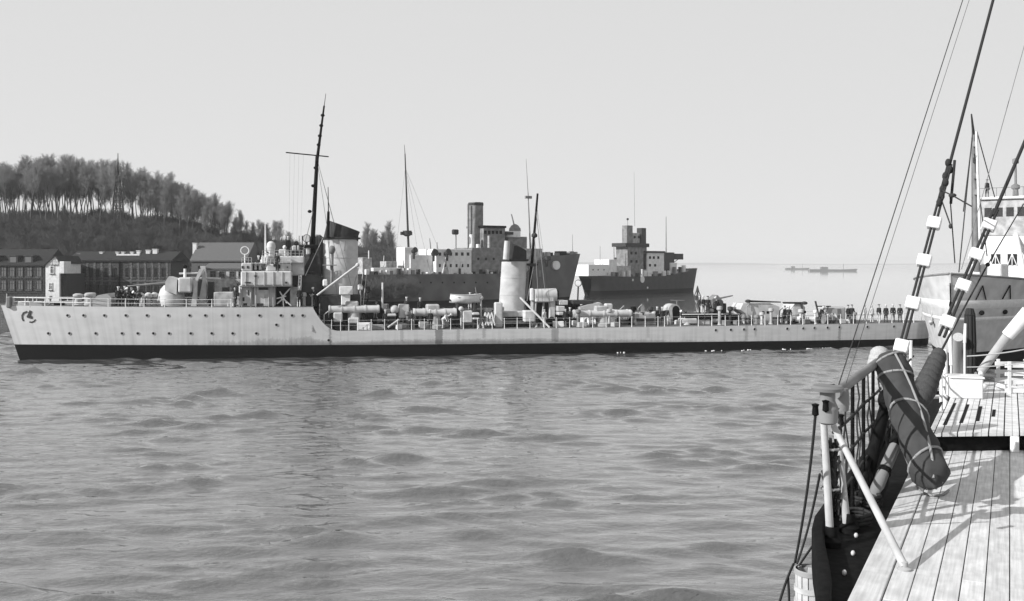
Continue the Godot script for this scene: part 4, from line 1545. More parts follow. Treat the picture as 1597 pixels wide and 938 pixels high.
func tb_after():
	var t := TB
	var fr := TF
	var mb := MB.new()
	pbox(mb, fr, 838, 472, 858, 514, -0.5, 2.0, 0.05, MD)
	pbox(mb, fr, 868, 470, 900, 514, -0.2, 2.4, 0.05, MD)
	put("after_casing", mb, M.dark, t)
	for q in [[873, 469, 886, 476, 1.0], [870, 478, 881, 486, 1.4], [871, 487, 879, 492, 1.6]]:
		mb = MB.new()
		pbox(mb, fr, q[0], q[1], q[2], q[3], q[4], 2.0, 0.05)
		put("casing_panel", mb, M.paint, t)
	# second searchlight on a thin pedestal
	mb = MB.new()
	pbar(mb, fr, 902, 446, 901, 470, 0.8, 0.8, 0.08)
	pbar(mb, fr, 898, 442, 906, 442, 0.8, 0.8, 0.06)
	pbox(mb, fr, 893, 469, 926, 475, 1.2, 2.0, 0.05)
	pbox(mb, fr, 898, 474.9, 905, 516, 0.6, 0.8, 0.02, MD)
	var sp := put("searchlight_stand", mb, M.dark, t)
	mb = MB.new()
	mb.tube(fr.p(902, 442, 0.95), fr.p(902, 442, 0.55), 0.36, 0.33, 16)
	put("searchlight", mb, M.mid, sp)
	mb = MB.new()
	mb.tube(fr.p(902, 442, 1.0), fr.p(902, 442, 0.95), 0.26, 0.28, 16)
	put("lens", mb, M.white, sp)
	tube_bank(fr, 897, 985, 490, 2.2, "pale twin torpedo tubes abaft the second funnel")
	mb = MB.new()
	mb.slab([Vector2(fr.s(899), fr.p(899, 483, 1).y), Vector2(fr.s(927), fr.p(927, 484, 1).y), Vector2(fr.s(930), fr.p(930, 472, 1).y), Vector2(fr.s(912), fr.p(912, 475, 1).y), Vector2(fr.s(898), fr.p(898, 479, 1).y)], 0.2, 1.6)
	put("canvas_cover", mb, M.canvas, t, "pale canvas draped over gear abaft the second funnel")
	mb = MB.new()
	pbox(mb, fr, 935, 474, 940, 486, 1.0, 0.4, 0.05)
	pbox(mb, fr, 945, 474, 956, 486, 1.0, 0.8, 0.1)
	put("deck_locker", mb, M.paint, t)
	mb = MB.new()
	pbox(mb, fr, 990, 489, 1024, 514, 1.4, 2.8, 0.05, MD)
	put("after_deckhouse", mb, M.paint2, t)
	mb = MB.new()
	pbox(mb, fr, 993, 497, 1020, 503, 1.45, 0.1, 0.0)
	put("vent_opening", mb, M.dark, t)
	# large cowl with a dark arched mouth
	mb = MB.new()
	var c := fr.p(1052, 511, 0.5)
	var w := fr.s(1063) - fr.s(1044)
	var arch := [Vector2(c.x - w * 0.55, MD - 0.02), Vector2(c.x + w * 0.5, MD - 0.02)]
	var ay := fr.p(1052, 484, 0.5).y
	for i in 9:
		arch.append(Vector2(c.x + cos(PI * i / 8) * w * 0.5, ay + sin(PI * i / 8) * 0.62))
	mb.slab(arch, -1.2, 0.5)
	var cowl := put("companionway", mb, M.paint2, t, "arched companionway hood with a dark opening")
	mb = MB.new()
	var inn := [Vector2(c.x - 0.12, MD), Vector2(c.x + w * 0.4, MD)]
	for i in 9:
		inn.append(Vector2(c.x + w * 0.12 + cos(PI * i / 8) * w * 0.3, ay - 0.05 + sin(PI * i / 8) * 0.5))
	mb.slab(inn, 0.48, 0.52)
	put("opening", mb, M.black, cowl)
	mb = MB.new()
	pbar(mb, fr, 1046, 469, 1068, 469, 0, 0, 0.05)
	pbar(mb, fr, 1056, 469, 1056, 478, 0, 0, 0.06)
	put("compass_arm", mb, M.mid, cowl)
	mb = MB.new()
	pbox(mb, fr, 1064, 497, 1088, 506, 2.0, 1.2, 0.1)
	put("deck_locker", mb, M.paint, t)
	# raised gun platform with its guns
	mb = MB.new()
	pbox(mb, fr, 1070, 491, 1154, 499, 1.9, 3.8, 0.03)
	pbox(mb, fr, 1090, 499, 1150, 514, 0.2, 1.6, 0.03, MD)
	var gp := put("gun_platform", mb, M.black, t, "dark raised gun platform aft")
	mb = MB.new()
	pbar(mb, fr, 1064, 490.8, 1154, 490.2, 2.0, 2.0, 0.05)
	put("platform_edge", mb, M.white, gp)
	for x in [1072, 1092, 1112, 1132, 1152]:
		mb = MB.new()
		pbar(mb, fr, x, 498, x, 513, 1.6, 1.6, 0.06)
		put("platform_leg", mb, M.white, gp)
	mb = MB.new()
	var gc := fr.p(1111, 490, 0)
	mb.lathe(gc, [[0.7, 0.0], [0.5, 0.5], [0.4, 0.9], [0.0, 0.95]], 12)
	var ga := put("anti_aircraft_gun", mb, M.dark, t, "dark anti-aircraft gun raised on the platform aft")
	mb = MB.new()
	mb.slab([Vector2(gc.x - 0.2, gc.y + 0.6), Vector2(gc.x + 0.9, gc.y + 0.5), Vector2(gc.x + 0.9, gc.y + 1.3), Vector2(gc.x + 0.3, gc.y + 1.95), Vector2(gc.x - 0.3, gc.y + 1.5)], -0.7, 0.7)
	put("gun_cradle", mb, M.mid, ga)
	mb = MB.new()
	pbar(mb, fr, 1115, 467, 1143, 461.3, 0, 0, 0.11, 0.06)
	put("barrel", mb, M.mid, ga)
	mb = MB.new()
	mb.box(gc + Vector3(0.9, 0.0, -0.8), gc + Vector3(1.2, 1.1, 0.8), 0.03)
	put("shield", mb, M.dark, ga)
	# two after guns in box shields
	for q in [[1155, 1216, 473, 1164, 470, 1218, 471.5, "pale box shield of the gun nearer the raised platform"], [1236, 1256, 474, 1252, 473, 1221, 472, "pale box shield of the sternmost gun"]]:
		mb = MB.new()
		var lo := fr.s(q[0], 1.2)
		var hi := fr.s(q[1], 1.2)
		var ty := fr.p(q[1], q[2], 1.2).y
		mb.slab([Vector2(lerpf(lo, hi, 0.35 if q[0] == 1155 else 0.0), MD + 0.35), Vector2(hi, MD + 0.35), Vector2(hi, lerpf(MD, ty, 0.82)), Vector2(lerpf(lo, hi, 0.75), ty), Vector2(lo + 0.3, ty), Vector2(lo, lerpf(MD, ty, 0.7))], -1.2, 1.2)
		var g := put("after_gun", mb, M.paint, t, q[7])
		mb = MB.new()
		mb.lathe(Vector3((lo + hi) / 2, MD - 0.03, 0), [[1.0, 0.0], [0.9, 0.4], [0.0, 0.42]], 16)
		put("gun_base", mb, M.dark, g)
		mb = MB.new()
		pbar(mb, fr, q[3], q[4], q[5], q[6], 1.25, 1.3, 0.12, 0.06)
		mb.ball(fr.p(q[3] + 3, q[4], 1.25), Vector3(0.35, 0.18, 0.3), 8, 5)
		put("barrel", mb, M.dark, g)
		for k in 2:
			mb = MB.new()
			mb.box(Vector3(lerpf(lo, hi, 0.55) + k * 0.5, MD + 1.0, 1.2), Vector3(lerpf(lo, hi, 0.55) + k * 0.5 + 0.25, MD + 1.25, 1.22))
			put("sight_port", mb, M.black, g)
	mb = MB.new()
	pbar(mb, fr, 1222, 473, 1250, 473.5, 1.3, 1.3, 0.07)
	pbar(mb, fr, 1250, 473, 1254, 508, 1.3, 1.3, 0.09)
	put("gun_crane", mb, M.dark, t)
	# stern: depth charge shelter under an awning
	mb = MB.new()
	pbar(mb, fr, 1272, 470, 1281, 508, 1.0, 1.0, 0.1, 0.07)
	pbar(mb, fr, 1292, 478, 1283, 508, 1.0, 1.0, 0.06, 0.06)
	pbar(mb, fr, 1275, 478, 1296, 478, 1.0, 1.0, 0.06, 0.06)
	put("stern_davit", mb, M.dark, t)
	mb = MB.new()
	pbox(mb, fr, 1285, 479, 1320, 508, 0.9, 1.8, 0.15, MD)
	put("stern_shelter", mb, M.canvas, t, "pale canvas shelter at the stern")
	mb = MB.new()
	pbox(mb, fr, 1306, 482, 1311, 500, 0.95, 0.2, 0.02)
	put("shelter_flap", mb, M.mid, t)
	for x in [1160, 1166, 1180, 1187]:
		mb = MB.new()
		mb.lathe(Vector3(fr.s(x, 2.0), MD - 0.03, 2.0), [[0.22, 0.0], [0.2, 0.6], [0.3, 0.7], [0.22, 0.95], [0.0, 1.0]], 10)
		put("ventilator", mb, M.mid, t)
	mb = MB.new()
	pbox(mb, fr, 1255, 499, 1275, 505, 1.5, 1.2, 0.05)
	put("depth_charge_rack", mb, M.dark, t)
	mb = MB.new()
	pbar(mb, fr, 1436, 505, 1442, 462, 0, 0, 0.06, 0.03)
	put("ensign_staff", mb, M.paint2, t)
	# ship's launch stowed in chocks amidships
	var lp := fr.p(726, 474, 1.6)
	var world := TB.transform * Vector3(lp.x, lp.y, 1.6)
	var boat := thing("ship_launch", "small pale open launch stowed above the deck between the funnels", "boat", world, TF.th)
	mb = MB.new()
	var rows := []
	for i in 13:
		var f := i / 12.0
		var x := lerpf(-1.45, 1.5, f)
		var bw := 0.62 * (1.0 - pow(absf(f - 0.55) / 0.56, 2.4))
		var line := []
		for k in 9:
			var an := PI * k / 8
			line.append(Vector3(x - 0.12 * (1.0 - f) * sin(an), 0.82 - sin(an) * 0.8 + 0.1 * pow(absf(f - 0.5) * 2, 2), cos(an) * maxf(bw, 0.03)))
		rows.append(line)
	mb.grid(rows, func(p): return Vector3(0, p.y - 0.9, p.z))
	put("hull", mb, M.white, boat)
	mb = MB.new()
	for sd in [1.0, -1.0]:
		for i in 12:
			mb.tube(rows[i][0 if sd > 0 else 8], rows[i + 1][0 if sd > 0 else 8], 0.04, 0.04, 5)
	put("gunwale", mb, M.paint2, boat)
	for x in [-0.7, 0.0, 0.7]:
		mb = MB.new()
		mb.box(Vector3(x - 0.1, 0.62, -0.54), Vector3(x + 0.1, 0.67, 0.54))
		put("thwart", mb, M.timber, boat)
	mb = MB.new()
	for x in [-0.8, 0.8]:
		mb.box(Vector3(lp.x + x - 0.08, MD + 0.8, 1.0), Vector3(lp.x + x + 0.08, lp.y + 0.12, 2.2), 0.02)
		mb.tube(Vector3(lp.x + x, MD, 1.9), Vector3(lp.x + x, MD + 0.9, 1.9), 0.08, 0.08, 6)
		mb.tube(Vector3(lp.x + x, MD, 1.2), Vector3(lp.x + x, MD + 0.9, 1.2), 0.08, 0.08, 6)
	put("boat_chock", mb, M.dark, t)

# small gear crowding the decks: lockers, reels, coils, bollards, vents and hoses
func tb_clutter():
	var r := RandomNumberGenerator.new()
	r.seed = 313
	var kinds := []
	for k in 4:
		var mb := MB.new()
		var w := r.randf_range(0.3, 0.7)
		mb.box(Vector3(-w, 0, -0.3), Vector3(w, r.randf_range(0.4, 0.9), 0.3), 0.04)
		kinds.append(["small_locker", mb.mesh()])
	for k in 2:
		var mb := MB.new()
		mb.lathe(Vector3.ZERO, [[0.2, 0.0], [0.14, 0.1], [0.13, 0.9 + 0.3 * k], [0.27, 1.05 + 0.3 * k], [0.24, 1.3 + 0.3 * k], [0.0, 1.36 + 0.3 * k]], 10)
		kinds.append(["mushroom_vent", mb.mesh()])
	var mb := MB.new()
	for sd in [-0.28, 0.28]: mb.lathe(Vector3(sd, 0, 0), [[0.17, 0.0], [0.12, 0.08], [0.11, 0.4], [0.16, 0.44], [0.0, 0.46]], 10)
	mb.box(Vector3(-0.45, 0, -0.15), Vector3(0.45, 0.05, 0.15))
	kinds.append(["bollard_pair", mb.mesh()])
	mb = MB.new()
	mb.tube(Vector3(-0.4, 0.45, 0), Vector3(0.4, 0.45, 0), 0.3, 0.3, 12)
	for sd in [-0.42, 0.42]:
		mb.tube(Vector3(sd - 0.03, 0.45, 0), Vector3(sd + 0.03, 0.45, 0), 0.45, 0.45, 12)
		mb.box(Vector3(sd - 0.05, 0, -0.2), Vector3(sd + 0.05, 0.45, 0.2))
	kinds.append(["hawser_reel", mb.mesh()])
	mb = MB.new()
	for w in 4:
		var pts := []
		for i in 13: pts.append(Vector3(cos(TAU * i / 12) * (0.38 - 0.03 * w), 0.05 + w * 0.09, sin(TAU * i / 12) * (0.38 - 0.03 * w)))
		mb.rope(pts, 0.055, 5)
	kinds.append(["coiled_hawser", mb.mesh()])
	mb = MB.new()
	mb.tube(Vector3(-0.1, 0, 0), Vector3(-0.1, 1.5, 0), 0.05, 0.05, 6)
	mb.tube(Vector3(-0.1, 1.5, 0), Vector3(0.35, 1.85, 0), 0.05, 0.04, 6)
	mb.tube(Vector3(0.35, 1.85, 0), Vector3(0.35, 1.2, 0), 0.015, 0.015, 4)
	kinds.append(["hand_davit", mb.mesh()])
	mb = MB.new()
	var ring := []
	for i in 17: ring.append(Vector3(cos(TAU * i / 16) * 0.3, 0.75 + sin(TAU * i / 16) * 0.3, 0))
	mb.rope(ring, 0.06, 6)
	mb.tube(Vector3(0, 0, -0.06), Vector3(0, 1.05, -0.06), 0.03, 0.03, 5)
	var tones := [M.paint, M.paint, M.white, M.paint2, M.mid, M.dark, M.black, M.canvas]
	var x := 500.0
	while x < 1330.0:
		x += r.randf_range(3.5, 9.0)
		var z := r.randf_range(-1.0, 3.2)
		if x > 1150.0: z = r.randf_range(1.4, 2.6)
		if r.randf() < 0.12: continue
		var k: Array = kinds[r.randi() % kinds.size()]
		var o := put(k[0], k[1], tones[r.randi() % tones.size()], TB)
		o.position = Vector3(TF.s(x, z), MD - 0.01, z)
		o.rotation.y = r.randf_range(-0.5, 0.5)
		o.scale = Vector3.ONE * r.randf_range(0.8, 1.15)
	x = 20.0
	while x < 365.0:
		x += r.randf_range(9.0, 22.0)
		var k: Array = kinds[[0, 1, 4, 6, 7, 8][r.randi() % 6]]
		var z := r.randf_range(-0.5, 0.5) * clampf((x - 10.0) / 30.0, 0.3, 3.0)
		var o := put(k[0], k[1], tones[r.randi() % tones.size()], TB)
		o.position = Vector3(TF.s(x, z), FD, z)
		o.scale = Vector3.ONE * r.randf_range(0.6, 0.9)
	# running gear and signal lines round the masts and funnels
	for q in [[470, 400, 488, 330], [476, 430, 503, 372], [560, 470, 566, 425], [566, 478, 572, 420], [545, 470, 560, 415], [840, 470, 834, 372], [822, 470, 832, 416], [850, 452, 836, 330], [745, 470, 741, 448]]:
		mb = MB.new()
		pbar(mb, TF, q[0], q[1], q[2], q[3], 1.8, 1.0, 0.035, 0.03, 5)
		put("running_line", mb, tones[r.randi() % 2 * 4], TB)
	for q in [[562, 448], [567, 442], [573, 452], [474, 438], [486, 428]]:
		mb = MB.new()
		var c := TF.p(q[0], q[1], 0.8)
		mb.box(c - Vector3(0.25, 0.3, 0.2), c + Vector3(0.25, 0.3, 0.2), 0.1)
		mb.tube(c, Vector3(c.x, MD + 1.0, c.z), 0.07, 0.07, 5)
		put("signal_lamp", mb, [M.dark, M.white, M.mid][q[0] % 3], TB)

# ---------------------------------------------------------------- other vessels
# a merchant hull: x from stern to bow, sheer(s) gives the deck edge, boot the height of its dark band
func merchant_hull(t: Node3D, ln: float, beam: float, sheer: Callable, boot: float, m: Material, rake: float):
	var up := MB.new()
	var low := MB.new()
	var deck := MB.new()
	var dr := []
	for side in [1.0, -1.0]:
		var rows := []
		var lows := []
		for i in 41:
			var f := i / 40.0
			var s := ln * f
			var top: float = sheer.call(f)
			var line := []
			var ll := []
			var pt := func(y: float) -> Vector3:
				var fl := clampf(y / top, 0.0, 1.0)
				var b := 1.0
				if f > 0.72: b = 1.0 - pow((f - 0.72) / 0.28, lerpf(1.7, 2.6, fl))
				if f < 0.16: b = sqrt(maxf(1.0 - pow((0.16 - f) / 0.16, 2.0) * lerpf(1.0, 0.75, fl), 0.0))
				var x := s + rake * fl * smoothstep(0.8, 1.0, f) - 1.6 * fl * smoothstep(0.12, 0.0, f)
				return Vector3(x, y, side * maxf(beam / 2 * b, 0.04))
			for k in 7: line.append(pt.call(lerpf(boot, top, k / 6.0)))
			for k in 3: ll.append(pt.call(lerpf(-1.0, boot, k / 2.0)))
			rows.append(line)
			lows.append(ll)
			if side > 0.0:
				var e: Vector3 = pt.call(top - 0.7)
				dr.append([Vector3(e.x, e.y, -e.z), Vector3(e.x, e.y + 0.1, 0), e])
		up.grid(rows, func(_p): return Vector3(0, 0, side))
		low.grid(lows, func(_p): return Vector3(0, 0, side))
	deck.grid(dr, func(_p): return Vector3.UP)
	put("hull", up, m, t)
	put("boot_topping", low, M.black, t)
	put("deck", deck, M.deckgrey, t)

func blocks(t: Node3D, fr: Fr, list: Array):   # [name, x0, y0, x1, y1, near, depth, material, label?]
	for q in list:
		var mb := MB.new()
		pbox(mb, fr, q[1], q[2], q[3], q[4], q[5], q[6], 0.06)
		put(q[0], mb, q[7], t, q[8] if q.size() > 8 else "")

func bars(t: Node3D, fr: Fr, list: Array):     # [name, xa, ya, xb, yb, lateral, ra, rb, material]
	for q in list:
		var mb := MB.new()
		pbar(mb, fr, q[1], q[2], q[3], q[4], q[5], q[5], q[6], q[7])
		put(q[0], mb, q[8], t)

func port_row(t: Node3D, fr: Fr, xs: Array, y: float, near: float, r: float, m: Material):
	for x in xs:
		var mb := MB.new()
		var c := fr.p(x, y, near)
		mb.tube(c - Vector3(0, 0, 0.05), c + Vector3(0, 0, 0.04), r, r, 8)
		put("porthole", mb, m, t)

func build_depot_ship():
	var fr := Fr.new(452.0, 188.0, 32.2)
	var t := thing("depot_ship", "large dark grey depot ship with a tall funnel behind the torpedo boat", "ship", fr.origin(), fr.th)
	merchant_hull(t, 67.0, 11.0, func(f): return 6.4 if f < 0.78 else 6.4 + 3.9 * smoothstep(0.78, 0.86, f) + 0.6 * smoothstep(0.86, 1.0, f), 0.9, M.depot, 3.2)
	var n := 5.2
	blocks(t, fr, [
		["deckhouse", 680, 389, 735.5, 430, 4.6, 8.0, M.depotlight, "white deckhouse before the bridge block"],
		["deckhouse", 736, 387, 792, 430, 4.2, 8.0, M.mid, "grey deckhouse under the funnel"],
		["deckhouse", 640, 398, 680, 431, 3.0, 6.0, M.depotlight],
		["bridge", 754, 355, 788, 388, 3.2, 6.4, M.mid, "dark square bridge abaft the funnel"],
		["bridge_roof", 753, 352.5, 790, 355, 3.6, 7.2, M.black],
		["bridge_bracket", 789, 362, 801, 366, 3.4, 6.6, M.dark],
		["director_base", 790, 361, 812, 370, 2.0, 4.0, M.depotlight, "white band under the director"],
		["director_house", 792, 369.5, 822, 392, 1.6, 3.2, M.mid],
		["boat_deck", 792, 388, 846, 430, 2.0, 6.0, M.paint2],
		["winch_house", 582, 418, 625, 429, 4.4, 1.2, M.depotlight, "row of white covered gear along the bulwark"],
		["winch_house", 565, 402, 580, 428, 3.0, 4.0, M.paint2],
		["mast_house", 631, 386, 647, 430, 2.5, 4.0, M.depotlight, "white house at the foot of the mast"],
		["ventilator_trunk", 602, 408, 619, 418, 2.0, 3.0, M.paint2],
		["hatch", 848, 402, 866, 411, 1.5, 3.0, M.mid],
		["bow_locker", 874, 392, 884, 401, 1.2, 2.4, M.black],
		["bow_locker", 889, 393, 901, 400, 0.9, 1.8, M.mid]])
	# director cap and its slim post
	var mb := MB.new()
	mb.lathe(fr.p(803, 361, 0), [[1.35, 0.0], [1.3, 0.6], [0.8, 1.3], [0.3, 1.6], [0.0, 1.65]], 12)
	put("director", mb, M.mid, t)
	bars(t, fr, [["director_post", 802, 352, 797.5, 334, 0.0, 0.18, 0.12, M.mid]])
	# funnel
	mb = MB.new()
	var a := fr.p(742, 390, 0)
	var h := fr.p(742, 316, 0).y - a.y
	var r := (fr.s(752.5) - fr.s(732.5)) / 2
	mb.lathe(a, [[r, 0.0], [r, h], [r * 0.86, h], [r * 0.84, h - 1.5]], 22, 1.0, 1.0)
	var f := put("funnel", mb, M.mid, t, "tall straight grey funnel")
	mb = MB.new()
	mb.lathe(a, [[r * 1.0, h - 0.7], [r * 1.05, h - 0.65], [r * 1.05, h - 0.2], [r * 1.0, h - 0.15]], 22)
	put("band", mb, M.dark, f)
	mb = MB.new()
	mb.lathe(a + Vector3(0, h - 1.2, 0), [[r * 0.9, 0.0], [0.0, 0.02]], 16)
	put("smoke_pipe", mb, M.black, f)
	bars(t, fr, [
		["steam_pipe", 730, 388, 730, 318.5, 0.6, 0.2, 0.2, M.mid],
		["steam_pipe", 755, 388, 755.5, 371, 1.5, 0.4, 0.4, M.black],
		["ventilator", 762.5, 390, 762.5, 368, 3.6, 0.32, 0.3, M.paint2],
		["ventilator", 735.5, 392, 735.5, 366, 2.4, 0.55, 0.5, M.depotlight],
		["ventilator", 745.5, 390, 745.5, 381, 3.2, 0.5, 0.45, M.depotlight],
		["searchlight_post", 711, 390, 711, 362, 2.0, 0.14, 0.12, M.mid],
		["samson_post", 690, 428, 695, 402, 4.8, 0.16, 0.14, M.white],
		["samson_post", 701, 428, 695, 402, 4.8, 0.16, 0.14, M.white],
		["samson_post", 717, 428, 720, 408, 4.8, 0.16, 0.14, M.white],
		["king_post", 673, 400, 670, 372, 1.0, 0.12, 0.08, M.mid],
		["king_post", 682, 400, 681.5, 378, 2.0, 0.12, 0.08, M.mid],
		["pole", 575, 404, 575, 391, 3.0, 0.13, 0.13, M.white],
		["bow_staff", 893, 394, 893, 366, 0.0, 0.07, 0.04, M.mid],
		["davit", 862, 410, 868, 396, 3.0, 0.12, 0.1, M.mid]])
	mb = MB.new()
	pbox(mb, fr, 707, 358, 716, 366, 2.4, 0.9, 0.2)
	put("searchlight", mb, M.dark, t)
	for q in [[697, 395, 0.7], [676, 396, 0.8], [645, 392, 0.6], [853, 405, 0.6]]:
		mb = MB.new()
		var c := fr.p(q[0], q[1], 4.9)
		mb.tube(Vector3(c.x, c.y - 1.6, c.z), c, 0.25, 0.28, 10)
		mb.tube(c + Vector3(-0.1, -0.1, -0.4), c + Vector3(0.1, 0.3, 0.7), 0.35, q[2], 12)
		put("cowl_ventilator", mb, M.dark, t)
	port_row(t, fr, [746, 758, 770], 404, 4.25, 0.28, M.black)
	port_row(t, fr, [588, 604, 622, 638, 655, 672, 690, 708, 724, 742, 760], 441, 5.5, 0.2, M.black)
	for x in [686, 694, 703, 712, 721, 730]:
		mb = MB.new()
		pbox(mb, fr, x - 2, 394, x + 2, 399, 4.63, 0.1, 0.0)
		put("window", mb, M.dark, t)
		mb = MB.new()
		pbox(mb, fr, x - 1.5, 412, x + 1.5, 417, 4.63, 0.1, 0.0)
		put("window", mb, M.dark, t)
	for x in [757, 763, 769, 775, 781]:
		mb = MB.new()
		pbox(mb, fr, x - 2, 360, x + 2, 365, 3.25, 0.1, 0.0)
		put("window", mb, M.black, t)
	var rr := RandomNumberGenerator.new()
	rr.seed = 61
	for i in 34:
		var x := 570.0 + i * 8.2 + rr.randf_range(-2, 2)
		mb = MB.new()
		pbox(mb, fr, x, 430 - rr.randf_range(4, 12), x + rr.randf_range(2, 6), 432, 5.0, 0.8, 0.05)
		put("deck_gear", mb, [M.depotlight, M.mid, M.dark, M.paint2][i % 4], t)
	for i in 12:
		var x := 600.0 + i * 15.0 + rr.randf_range(-4, 4)
		mb = MB.new()
		pbar(mb, fr, x, 429, x + rr.randf_range(-3, 3), 429 - rr.randf_range(14, 34), 2.0, 2.0, 0.09, 0.06, 5)
		put("davit", mb, [M.white, M.mid, M.dark][i % 3], t)
	for i in 9:
		var x := 838.0 + i * 7.5
		mb = MB.new()
		pbox(mb, fr, x, 400 - i * 0.3 - rr.randf_range(2, 7), x + rr.randf_range(2, 6), 408 - i, 1.0, 1.0, 0.05)
		put("deck_gear", mb, [M.dark, M.mid, M.paint2][i % 3], t)
	mb = MB.new()
	pbox(mb, fr, 737, 424, 790, 428, 4.5, 0.3, 0.0)
	put("shelter_deck_opening", mb, M.black, t)
	# masts
	mb = MB.new()
	mb.tube(fr.p(638.5, 428, 0), fr.p(631.5, 240, 0), 0.3, 0.12, 8)
	mb.tube(fr.p(631.5, 241, 0), fr.p(630.5, 226, 0), 0.07, 0.04, 6)
	var ms := put("mast", mb, M.dark, t, "dark mast with a crow's nest left of the funnel")
	mb = MB.new()
	mb.lathe(fr.p(635, 369, 0), [[0.4, 0.0], [0.9, 0.3], [0.95, 1.2], [0.8, 1.2], [0.75, 0.3]], 10)
	mb.box(fr.p(627, 366, 0) - Vector3(0.3, 0.1, 0.3), fr.p(642, 362, 0) + Vector3(0, 0, 0.3), 0.02)
	put("crows_nest", mb, M.dark, ms)
	mb = MB.new()
	for q in [[602, 3.5], [660, 3.5], [668, -3.5], [700, 0.0]]:
		mb.tube(fr.p(632, 262, 0), Vector3(fr.s(q[0]), 6.3, q[1]), 0.03, 0.03, 3, false)
	put("stay", mb, M.mid, ms)
	mb = MB.new()
	mb.tube(fr.p(829, 430, 0), fr.p(823.5, 300, 0), 0.24, 0.1, 8)
	mb.tube(fr.p(823.6, 303, 0), fr.p(820.5, 248, 0), 0.08, 0.04, 6)
	ms = put("mast", mb, M.mid, t, "thin mast right of the director")
	mb = MB.new()
	mb.box(fr.p(819, 309, 0) - Vector3(0, 0.1, 0.2), fr.p(829, 306, 0) + Vector3(0, 0, 0.2), 0.02)
	put("yard", mb, M.mid, ms)
	# pale shield and anchor at the bow
	mb = MB.new()
	var c := fr.p(868, 414, 4.75)
	mb.tube(c - Vector3(0, 0, 0.6), c + Vector3(0, 0, 0.06), 1.0, 1.0, 16)
	put("bow_shield", mb, M.depotlight, t, "pale round patch near the bow")
	for q in [[842, 0.9], [851, 1.4], [858, 0.8]]:
		mb = MB.new()
		mb.lathe(Vector3(fr.s(q[0], 3.0), 8.7, 3.0), [[0.3, -2.6], [0.3, 0.0], [0.6, 0.2], [0.6, q[1] * 0.7], [0.0, q[1]]], 10)
		put("winch", mb, M.mid, t)

func build_coaster():
	var fr := Fr.new(918.0, 262.0, 46.0)
	var t := thing("coaster", "dark hulled coaster with a tall towered superstructure, right of the depot ship", "ship", fr.origin(), fr.th)
	merchant_hull(t, 51.0, 9.0, func(f): return 5.0 + 2.2 * smoothstep(0.55, 1.0, f) + 0.3 * smoothstep(0.2, 0.0, f), 1.2, M.coaster, 2.2)
	blocks(t, fr, [
		["stern_house", 918, 413, 950, 431, 3.2, 6.4, M.white, "white house at the stern"],
		["stern_cabin", 950, 405, 962, 431, 2.6, 5.2, M.depotlight],
		["deckhouse", 950, 415, 984, 432, 2.2, 4.6, M.paint2],
		["tower_base", 979, 382, 1009, 432, 2.0, 4.2, M.mid, "grey tower amidships"],
		["tower_gallery", 976, 380, 1013, 385, 2.4, 5.0, M.dark],
		["tower_column", 978, 352, 987, 381, 1.6, 1.8, M.mid],
		["tower_column", 1001, 356, 1008, 381, 1.6, 1.8, M.dark],
		["tower_screen", 987, 364, 1001, 381, 0.9, 1.4, M.paint2],
		["forward_house", 1010, 394, 1036, 428, 2.6, 5.2, M.depotlight, "white house forward of the tower"],
		["house_roof", 1008, 392, 1038, 394.5, 2.9, 5.8, M.dark],
		["cargo", 1037, 394, 1052, 428, 1.6, 3.2, M.dark],
		["cargo", 1052, 396, 1066, 405, 1.2, 2.4, M.dark],
		["cargo", 1046, 410, 1056, 427, 2.0, 1.0, M.white],
		["tower_door", 1004, 396, 1008, 420, 2.1, 0.3, M.black]])
	bars(t, fr, [
		["mast", 1039, 426, 1039, 338, 0.0, 0.22, 0.08, M.mid],
		["mast", 958, 412, 957.5, 384, 0.0, 0.16, 0.08, M.mid],
		["stern_post", 936, 414, 936, 384, 0.0, 0.08, 0.05, M.mid],
		["aerial", 990, 353, 989, 268, 0.0, 0.06, 0.03, M.mid],
		["tower_lamp_post", 979, 354, 979, 342, 0.8, 0.08, 0.06, M.mid],
		["derrick", 1037, 420, 1064, 400, 0.4, 0.14, 0.1, M.mid],
		["ventilator", 1001, 430, 1001, 420, 3.4, 0.4, 0.4, M.white],
		["ventilator", 960, 415, 960, 402, 2.0, 0.3, 0.3, M.dark]])
	var mb := MB.new()
	mb.ball(fr.p(979, 342, 0.8), Vector3.ONE * 0.35, 8, 6)
	put("tower_lamp", mb, M.dark, t)
	for q in [[1002, 436, 1.1], [987, 437, 0.4], [1010, 449, 0.35]]:
		mb = MB.new()
		var c := fr.p(q[0], q[1], 4.5)
		mb.tube(c - Vector3(0, 0, 0.3), c + Vector3(0, 0, 0.07), q[2], q[2] * 0.9, 10)
		put("hull_fitting", mb, M.white, t)
	port_row(t, fr, [925, 933, 942], 421, 3.22, 0.22, M.dark)
	for q in [[1014, 402], [1020, 402], [1027, 402], [1014, 414], [1022, 414], [985, 395], [992, 395], [985, 408], [993, 408], [990, 370], [997, 370]]:
		mb = MB.new()
		pbox(mb, fr, q[0] - 1.5, q[1] - 2, q[0] + 1.5, q[1] + 2, 2.66 if q[0] > 1009 else (2.06 if q[1] > 380 else 0.95), 0.1, 0.0)
		put("window", mb, M.black, t)
	var rr := RandomNumberGenerator.new()
	rr.seed = 62
	for i in 16:
		var x := 948.0 + i * 8.0 + rr.randf_range(-2, 2)
		mb = MB.new()
		var yy := 431.0 - clampf((x - 1030.0) * 0.2, 0, 12)
		pbox(mb, fr, x, yy - rr.randf_range(3, 10), x + rr.randf_range(2, 6), yy + 1, 3.2, 0.8, 0.05)
		put("deck_gear", mb, [M.depotlight, M.mid, M.dark, M.white][i % 4], t)

